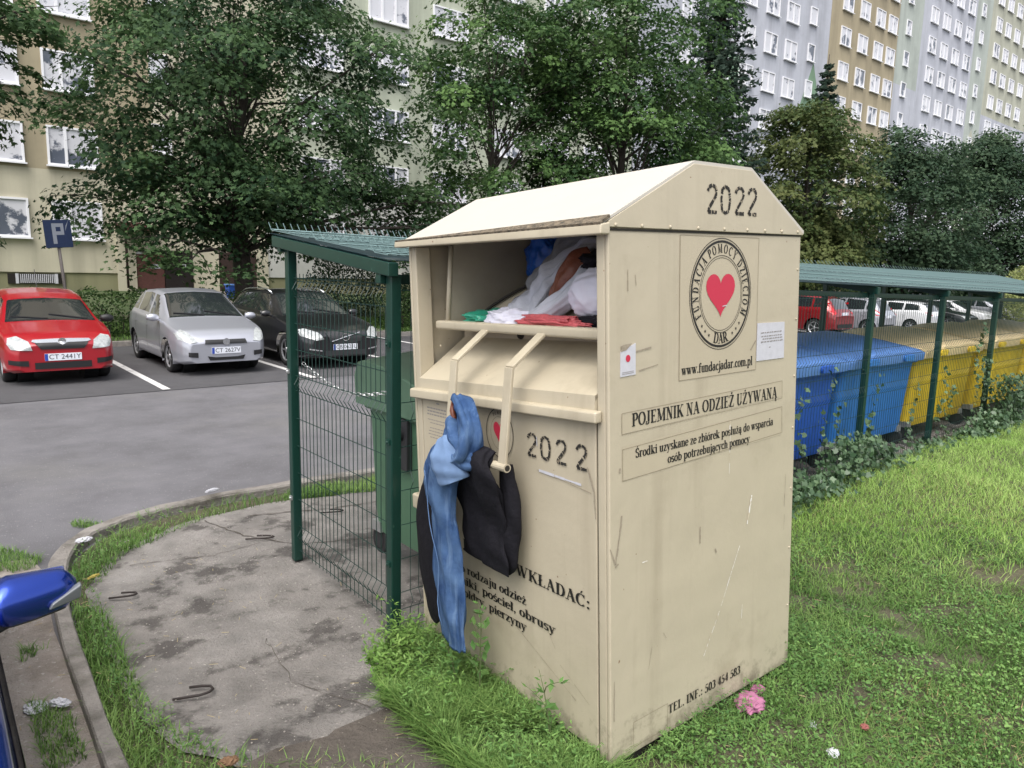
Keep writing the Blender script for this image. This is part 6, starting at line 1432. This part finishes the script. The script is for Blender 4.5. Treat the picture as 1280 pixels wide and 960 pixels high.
q = scatter(.05, 2, 2, 6.6, 70000, lambda x, y: (in_poly(x, y, KF) & (vnoise(x, y, 5, 23) > .0)) | (in_poly(x, y, KF2) & (vnoise(x, y, 6, 24) > .25)))
stuff(blades('kerbside_grass', q, np.full(len(q), -.098), .045, .0022, 1.0, M_grass, rng, np.clip(.3 + rng.normal(size=len(q)) * .25, 0, 1)), 'grass tufts growing at the foot of the kerb', 'grass')
# grass under the hedge and on the back lawn
q = np.stack([rng.uniform(-6, 30, 30000), rng.uniform(19.45, 23, 30000)], 1)
stuff(blades('back_grass', q, np.array([back_z(a, c) for a, c in q]), .11, .010, .7, M_grass, rng, np.clip(.3 + rng.normal(size=len(q)) * .25, 0, 1)), 'grass strip behind the parking kerb', 'grass')
# weed thicket at the foot of the container
def thicket(name, label, poly, n, hgt, leaf, m, shape, seed, zbase=0.0):
    r = np.random.default_rng(seed); xs = [p[0] for p in poly]; ys = [p[1] for p in poly]; x = r.uniform(min(xs), max(xs), n); y = r.uniform(min(ys), max(ys), n); k = in_poly(x, y, poly) & ~in_poly(x, y, [(1.98, 1.72), (3.12, 1.68), (3.16, 3.05), (2.02, 3.05)]); x, y = x[k], y[k]; N = len(x)
    top = hgt * np.clip(.75 + .45 * vnoise(x, y, 5, seed), .2, 1.4); z = zbase + top * r.uniform(.08, 1, N) ** .7
    nr = np.stack([r.normal(size=N) * .7, r.normal(size=N) * .7, np.full(N, .9)], 1)
    return stuff(leaves(name, np.stack([x, y, z], 1), nr, leaf * r.uniform(.5, 1.3, N), shape, m, r, np.clip(.35 + .55 * (z - zbase) / (hgt * 1.2) * .3 + .25 * vnoise(x, y, 6, seed + 1) + r.normal(size=N) * .2, 0, 1)), label, 'weeds')
LEAF['lance'] = np.array([(0, -.5), (.13, -.22), (.15, .02), (.08, .30), (0, .5), (-.08, .30), (-.15, .02), (-.13, -.22)])
def sprigs(name, label, poly, n, hgt, leaf, m, seed, zbase=0.0, nl=16, shape='lance', spread=.35):
    """scruffy weeds: many leaning stems with leaves up their length"""
    r = np.random.default_rng(seed); xs = [p[0] for p in poly]; ys = [p[1] for p in poly]; x = r.uniform(min(xs), max(xs), n); y = r.uniform(min(ys), max(ys), n); k = in_poly(x, y, poly) & ~in_poly(x, y, CONT); x, y = x[k], y[k]; N = len(x)
    h = hgt * np.clip(.65 + .5 * vnoise(x, y, 4, seed) + r.normal(size=N) * .25, .15, 1.6); a = r.uniform(0, 6.283, N); ln = h * r.uniform(.05, spread * 2, N)
    t = np.tile(np.linspace(.12, 1, nl), N); I = np.repeat(np.arange(N), nl); t = np.clip(t + r.normal(size=N * nl) * .04, .05, 1)
    az = r.uniform(0, 6.283, N * nl); lf = leaf * (1.15 - .55 * t) * r.uniform(.6, 1.35, N * nl) * (h[I] / hgt) ** .3
    px = x[I] + np.cos(a[I]) * ln[I] * t ** 1.7 + np.cos(az) * lf * .45; py = y[I] + np.sin(a[I]) * ln[I] * t ** 1.7 + np.sin(az) * lf * .45; pz = zbase + h[I] * t - lf * .08
    # leaf axis points outwards: build the frames by hand
    d = np.stack([np.cos(az), np.sin(az), r.normal(size=N * nl) * .4 + .15], 1); d /= np.linalg.norm(d, axis=1, keepdims=True); sd = np.cross(d, np.array([[0, 0, 1.]])) + r.normal(size=d.shape) * .25; sd /= np.linalg.norm(sd, axis=1, keepdims=True)
    L_ = LEAF[shape]; v = np.stack([px, py, pz], 1)[:, None, :] + (sd[:, None, :] * L_[None, :, 0:1] + d[:, None, :] * L_[None, :, 1:2]) * lf[:, None, None]; v[:, :, 2] -= (np.maximum(L_[None, :, 1], 0) ** 2) * lf[:, None] * .5
    kk = len(L_); tint = np.clip(.30 + .25 * t + .2 * vnoise(px, py, 6, seed + 1) + r.normal(size=N * nl) * .2, 0, 1)
    o = np_mesh(name, v.reshape(-1, 3), np.arange(N * nl * kk), np.full(N * nl, kk), m, None, np.repeat(tint, kk)); stuff(o, label, 'weeds')
    st_ = np.concatenate([np.stack([x, y, np.full(N, zbase)], 1)[:, None, :] + np.stack([np.cos(a) * ln * q ** 1.7, np.sin(a) * ln * q ** 1.7, h * q], 1)[:, None, :] + np.array([[[-.0012 * (1 - q * .7), 0, 0], [.0012 * (1 - q * .7), 0, 0]]]) for q in (0, .35, .7, 1.)], 1)
    f = (np.arange(N)[:, None, None] * 8 + np.array([[[0, 1, 3, 2], [2, 3, 5, 4], [4, 5, 7, 6]]])); so = np_mesh('stems', st_.reshape(-1, 3), f.ravel(), np.full(N * 3, 4), M_stem, o); so['kind'] = 'stuff'
    return o
sprigs('pale_weeds', 'bright pale green weeds crowding the left foot of the container below the jeans', [(1.50, 2.62), (1.62, 3.02), (1.90, 3.14), (1.97, 2.8), (1.92, 2.52), (1.70, 2.42)], 620, .24, .048, M_weed_pale, 41)
sprigs('tall_weeds', 'dense scruffy weeds along the front foot of the container', [(1.50, 2.55), (1.87, 2.85), (1.97, 2.8), (1.98, 1.62), (1.84, 1.60), (1.64, 1.85), (1.52, 2.15)], 900, .17, .034, M_weed, 43)
q = scatter(1.5, 2.05, 1.6, 3.2, 30000, lambda x, y: in_poly(x, y, [(1.46, 2.6), (1.66, 3.0), (1.95, 3.0), (1.95, 1.62), (1.62, 1.66), (1.46, 2.1)]) & (vnoise(x, y, 5, 29) > -.5))
stuff(blades('tuft_grass', q, np.full(len(q), .0), .11, .003, 1.1, M_grass, rng, np.clip(.35 + rng.normal(size=len(q)) * .25, 0, 1)), 'long grass tufts in front of the container', 'grass')
sprigs('side_weeds', 'low leafy weeds along the lettered side foot of the container', [(2.2, 1.50), (3.2, 1.44), (3.3, 1.60), (3.2, 1.70), (2.1, 1.72), (2.05, 1.66)], 330, .085, .024, M_weed, 45, zbase=.05, nl=12)
sprigs('corner_weeds', 'scruffy weeds at the back corner of the container', [(2.95, 1.50), (3.35, 1.52), (4.0, 2.5), (3.9, 3.05), (3.2, 3.0), (3.1, 1.70)], 620, .15, .030, M_weed, 46, zbase=.04)
sprigs('lawn_sprigs', 'scattered little weeds standing in the lawn', [(2.3, .3), (7, .2), (7.5, 2.9), (4.2, 3.0), (3.3, 1.4), (2.4, 1.4)], 1500, .055, .020, M_weed, 47, zbase=.015, nl=10, spread=.6)
sprigs('verge_weeds', 'scruffy weeds in the verge between kerb and concrete', [(.56, 1.2), (.56, 3.66), (.59, 4.45), (.67, 5.34), (.82, 5.66), (1.0, 5.88), (1.26, 6.03), (1.6, 6.1), (1.6, 5.84), (1.0, 5.40), (.74, 4.92), (.70, 4.2), (.68, 3.4), (.80, 2.95), (.95, 2.6), (1.35, 2.2), (1.6, 1.8), (1.5, 1.2)], 900, .075, .026, M_weed, 48, zbase=-.02, nl=10, spread=.6)
def weed_plant(label, base, h, seed, leaf=.055, lean=(0, 0)):
    rn = random.Random(seed); r = np.random.default_rng(seed); t = thing('weed_plant', label, 'weed', base, 0, 'tall weeds in front of the container'); b = MB(); P = []; Nn = []; S_ = []
    def stem(p0, l, dx, dy, rad, nl):
        pts = [Vector(p0) + Vector((dx * s * s, dy * s * s, l * s)) for s in (0, .25, .5, .75, 1)]; b.tube(pts, [rad, rad * .85, rad * .7, rad * .5, rad * .25], 5)
        for i in range(nl):
            s = .15 + .85 * i / nl; a = i * 2.4 + rn.uniform(-.4, .4); f = s * 4; i0 = min(3, int(f)); p = pts[i0].lerp(pts[i0 + 1], f - i0); lf = leaf * (1.15 - .6 * s) * rn.uniform(.7, 1.3)
            P.append(p + Vector((math.cos(a), math.sin(a), .1)) * lf * .5); Nn.append((-math.cos(a) * .5 + rn.uniform(-.3, .3), -math.sin(a) * .5 + rn.uniform(-.3, .3), .8)); S_.append(lf)
        return pts
    pts = stem((0, 0, 0), h, lean[0], lean[1], .004, int(h / .022))
    for k in (1, 2, 3): stem(pts[k], h * .28, rn.uniform(-.09, .02), rn.uniform(-.14, .14), .0025, 7)
    b.build('stem', M_stem, t, smooth=True); P = np.array([tuple(p) for p in P]); leaves('leaves', P, np.array(Nn), np.array(S_), 'diamond', M_weed, r, r.uniform(0, .6, len(P)), t)
weed_plant('tallest weed stalk standing beside the dangling jeans leg', (1.84, 2.40, 0), .50, 91, lean=(-.02, -.03))
weed_plant('weed stalk in front of the container door nearest the lettered corner', (1.86, 1.95, 0), .36, 92, lean=(-.02, .06))
weed_plant('branching weed between the jeans and the tallest stalk', (1.80, 2.52, 0), .30, 93, lean=(-.05, .06))
# ivy along the shelter fence
r = np.random.default_rng(77); P = []; S_ = []
def ivy_mound(x0, x1, n, h, y0=3.08, dep=.22):
    x = r.uniform(x0, x1, n); y = y0 + r.normal(size=n) * dep * .5; hh = h * np.clip(.6 + .55 * vnoise(x, y * .2, 2.4, int(x0 * 10)), .12, 1.3); z = lz(x, np.minimum(y, 3.0)) + hh * r.uniform(.02, 1, n); P.append(np.stack([x, y - .12 * (1 - z / (h + .3)), z], 1)); S_.append(r.uniform(.03, .068, n))
ivy_mound(4.6, 7.4, 2200, .30); ivy_mound(7.6, 9.6, 350, .10); ivy_mound(9.4, 11.4, 1700, .34); ivy_mound(10.6, 12.4, 2600, .66)
for (x, z1, n) in ((5.75, 1.05, 40), (6.1, .98, 34), (6.55, 1.1, 44), (6.85, .75, 30), (7.55, .98, 34), (8.55, .8, 34), (9.35, 1.0, 40), (9.6, .7, 30), (10.45, 1.45, 60), (10.7, 1.0, 50), (10.95, .95, 50)):
    z = r.uniform(.15, z1, n); P.append(np.stack([x + .08 * np.sin(z * 7 + x) + r.normal(size=n) * .03, np.full(n, 3.22 + .012 * (x - 2)) + r.normal(size=n) * .015, z], 1)); S_.append(r.uniform(.03, .07, n))
P = np.concatenate(P); N = len(P)
stuff(leaves('ivy', P, np.stack([r.normal(size=N) * .45, -np.ones(N) * .8 + r.normal(size=N) * .4, r.normal(size=N) * .4 + .45], 1), np.concatenate(S_), 'ivy', M_ivy, r, np.clip(r.normal(.32, .26, N), 0, 1)), 'ivy mounds and climbing strands along the shelter fence', 'ivy')

# ================================================================== LITTER AND SMALL THINGS
def hoop(label, c, rot, l=.13, w_=.05, z=.018, sp=.9):
    pts = [(-l, -w_, .0), (-l * .3, -w_ * 1.0, .006), (l * .4, -w_, .012), (l * .85, -w_ * .6, .014), (l, 0, .014), (l * .8, w_ * .65, .014), (l * .3, w_ * .95, .010), (-l * .4 * sp, w_, .006)]
    t = MB().tube(pts, .0065, 8).build('bent_rod', mat('rusty_black_rod', (.03, .022, .02), .7, var=.4, vscale=30), smooth=True); tag(t, label, 'bent rod', 'bent steel rods on the concrete'); t.location = (c[0], c[1], z + drop(c[1])); t.rotation_euler = (0, 0, rot)
hoop('bent black rod lying nearest the camera on the concrete', (.89, 3.38), -.5, .085, .042)
hoop('bent black rod near the kerb verge beside the yellow scrap', (.86, 4.69), -.6, .075, .03)
hoop('bent black rods lying by the crack in front of the left shelter post', (1.87, 5.15), -.7, .10, .03)
hoop('bent black rod behind the end mesh panel of the shelter', (2.56, 5.39), -.7, .09, .035)
def scrap(name, label, c, r_, m, seed, cat, flat=.35, rot=0): return cloth_heap(name, m, c, r_, label, cat, seed, .35, flat=-.3, rot=rot, local=False)
scrap('paper_scrap', 'flattened white carton on the dusty ground under the blue mirror', (.295, 3.73, -.088), (.042, .055, .008), M_paper, 61, 'litter', rot=.4)
scrap('paper_scrap', 'crumpled white scrap in the grass at the kerb foot', (.385, 3.67, -.07), (.024, .045, .018), M_paper, 62, 'litter', rot=.8)
scrap('paper_scrap', 'white scrap on the kerb top beside the curved verge', (.80, 5.60, .02), (.05, .035, .012), M_paper, 63, 'litter', rot=.3)
scrap('paper_scrap', 'small white scrap in the far verge grass', (1.83, 6.12, .06), (.055, .02, .014), M_paper, 68, 'litter', rot=.3)
scrap('tissue', 'small white tissue in the grass right of the pink cloth', (2.86, 1.375, .04), (.026, .020, .012), M_paper, 64, 'litter', rot=.6)
scrap('tissue', 'white tissue in the grass at the bottom edge of the photo', (2.755, 1.225, .035), (.030, .022, .012), M_paper, 65, 'litter', rot=.2)
scrap('red_scrap', 'small faded red scrap lying in the grass', (3.02, 1.22, .045), (.018, .016, .012), mat('faded_red', (.24, .08, .07), .8), 66, 'litter')
scrap('yellow_scrap', 'yellow wrapper caught in the verge by the mirror tip', (.73, 4.85, .035), (.035, .010, .010), mat('yellow_wrapper', (.40, .33, .08), .6), 67, 'litter', rot=.5)
cloth_heap('pink_cloth', M_pink, (2.72, 1.59, .088), (.075, .055, .020), 'crumpled pink cloth against the foot of the lettered container side', 'cloth', 71, .38, flat=-.5, rot=.3, local=False)
cloth_heap('pink_cloth', M_pink, (2.84, 1.625, .090), (.030, .024, .014), 'small pink scrap right beside the larger pink cloth', 'cloth', 72, .4, flat=-.5, local=False)
for i, (x, y, z, lab) in enumerate(((3.75, 2.06, .09, 'curled dry brown leaf behind the back corner of the container, upper one'), (3.55, 1.92, .08, 'curled dry brown leaf behind the back corner of the container, lower one'), (2.98, 1.62, .05, 'dry brown leaf by the pink cloth'), (.80, 2.62, .06, 'dry tan leaf in the verge at the bottom edge'))):
    scrap('dry_leaf', lab, (x, y, z), (.034, .024, .012), M_dryleaf, 80 + i, 'leaf', rot=i)
rn = random.Random(12); b = MB()
for i in range(420):
    x = rn.uniform(.6, 2.0); y = rn.uniform(1.7, 5.7)
    if not bool(in_poly(np.array([x]), np.array([y]), PAD + [] )[0]) and rn.random() < .5: continue
    s = rn.uniform(.002, .006); b.ball((x, y, .014), (s, s * rn.uniform(.6, 1), s * .6), 5, 3)
for i in range(500):
    x = rn.uniform(-.4, .42); y = rn.uniform(2.2, 5.6); s = rn.uniform(.002, .006); b.ball((x, y, -.094), (s, s * rn.uniform(.6, 1), s * .6), 5, 3)
stuff(b.build('grit', mat('grit_stone', (.34, .31, .28), .9, var=.4, vscale=60), smooth=True), 'loose grit and pebbles scattered on the concrete', 'grit')
rn = random.Random(13); b = MB()
for i in range(260):
    if i < 120: x = rn.uniform(2.3, 5); y = rn.uniform(.2, 2.6); z = lawn_z(x, y) + rn.uniform(.01, .04)
    else: x = rn.uniform(.2, 1.9); y = rn.uniform(1.8, 5.0); z = .02 if x > .55 else -.09
    a = rn.uniform(0, 3.14); l = rn.uniform(.01, .04); b.tube([(x, y, z), (x + l * math.cos(a), y + l * math.sin(a), z + .004)], .0014, 4)
stuff(b.build('straw', mat('dry_straw', (.36, .29, .16), .9), fix=False), 'dry straw bits scattered over grass and concrete', 'straw')
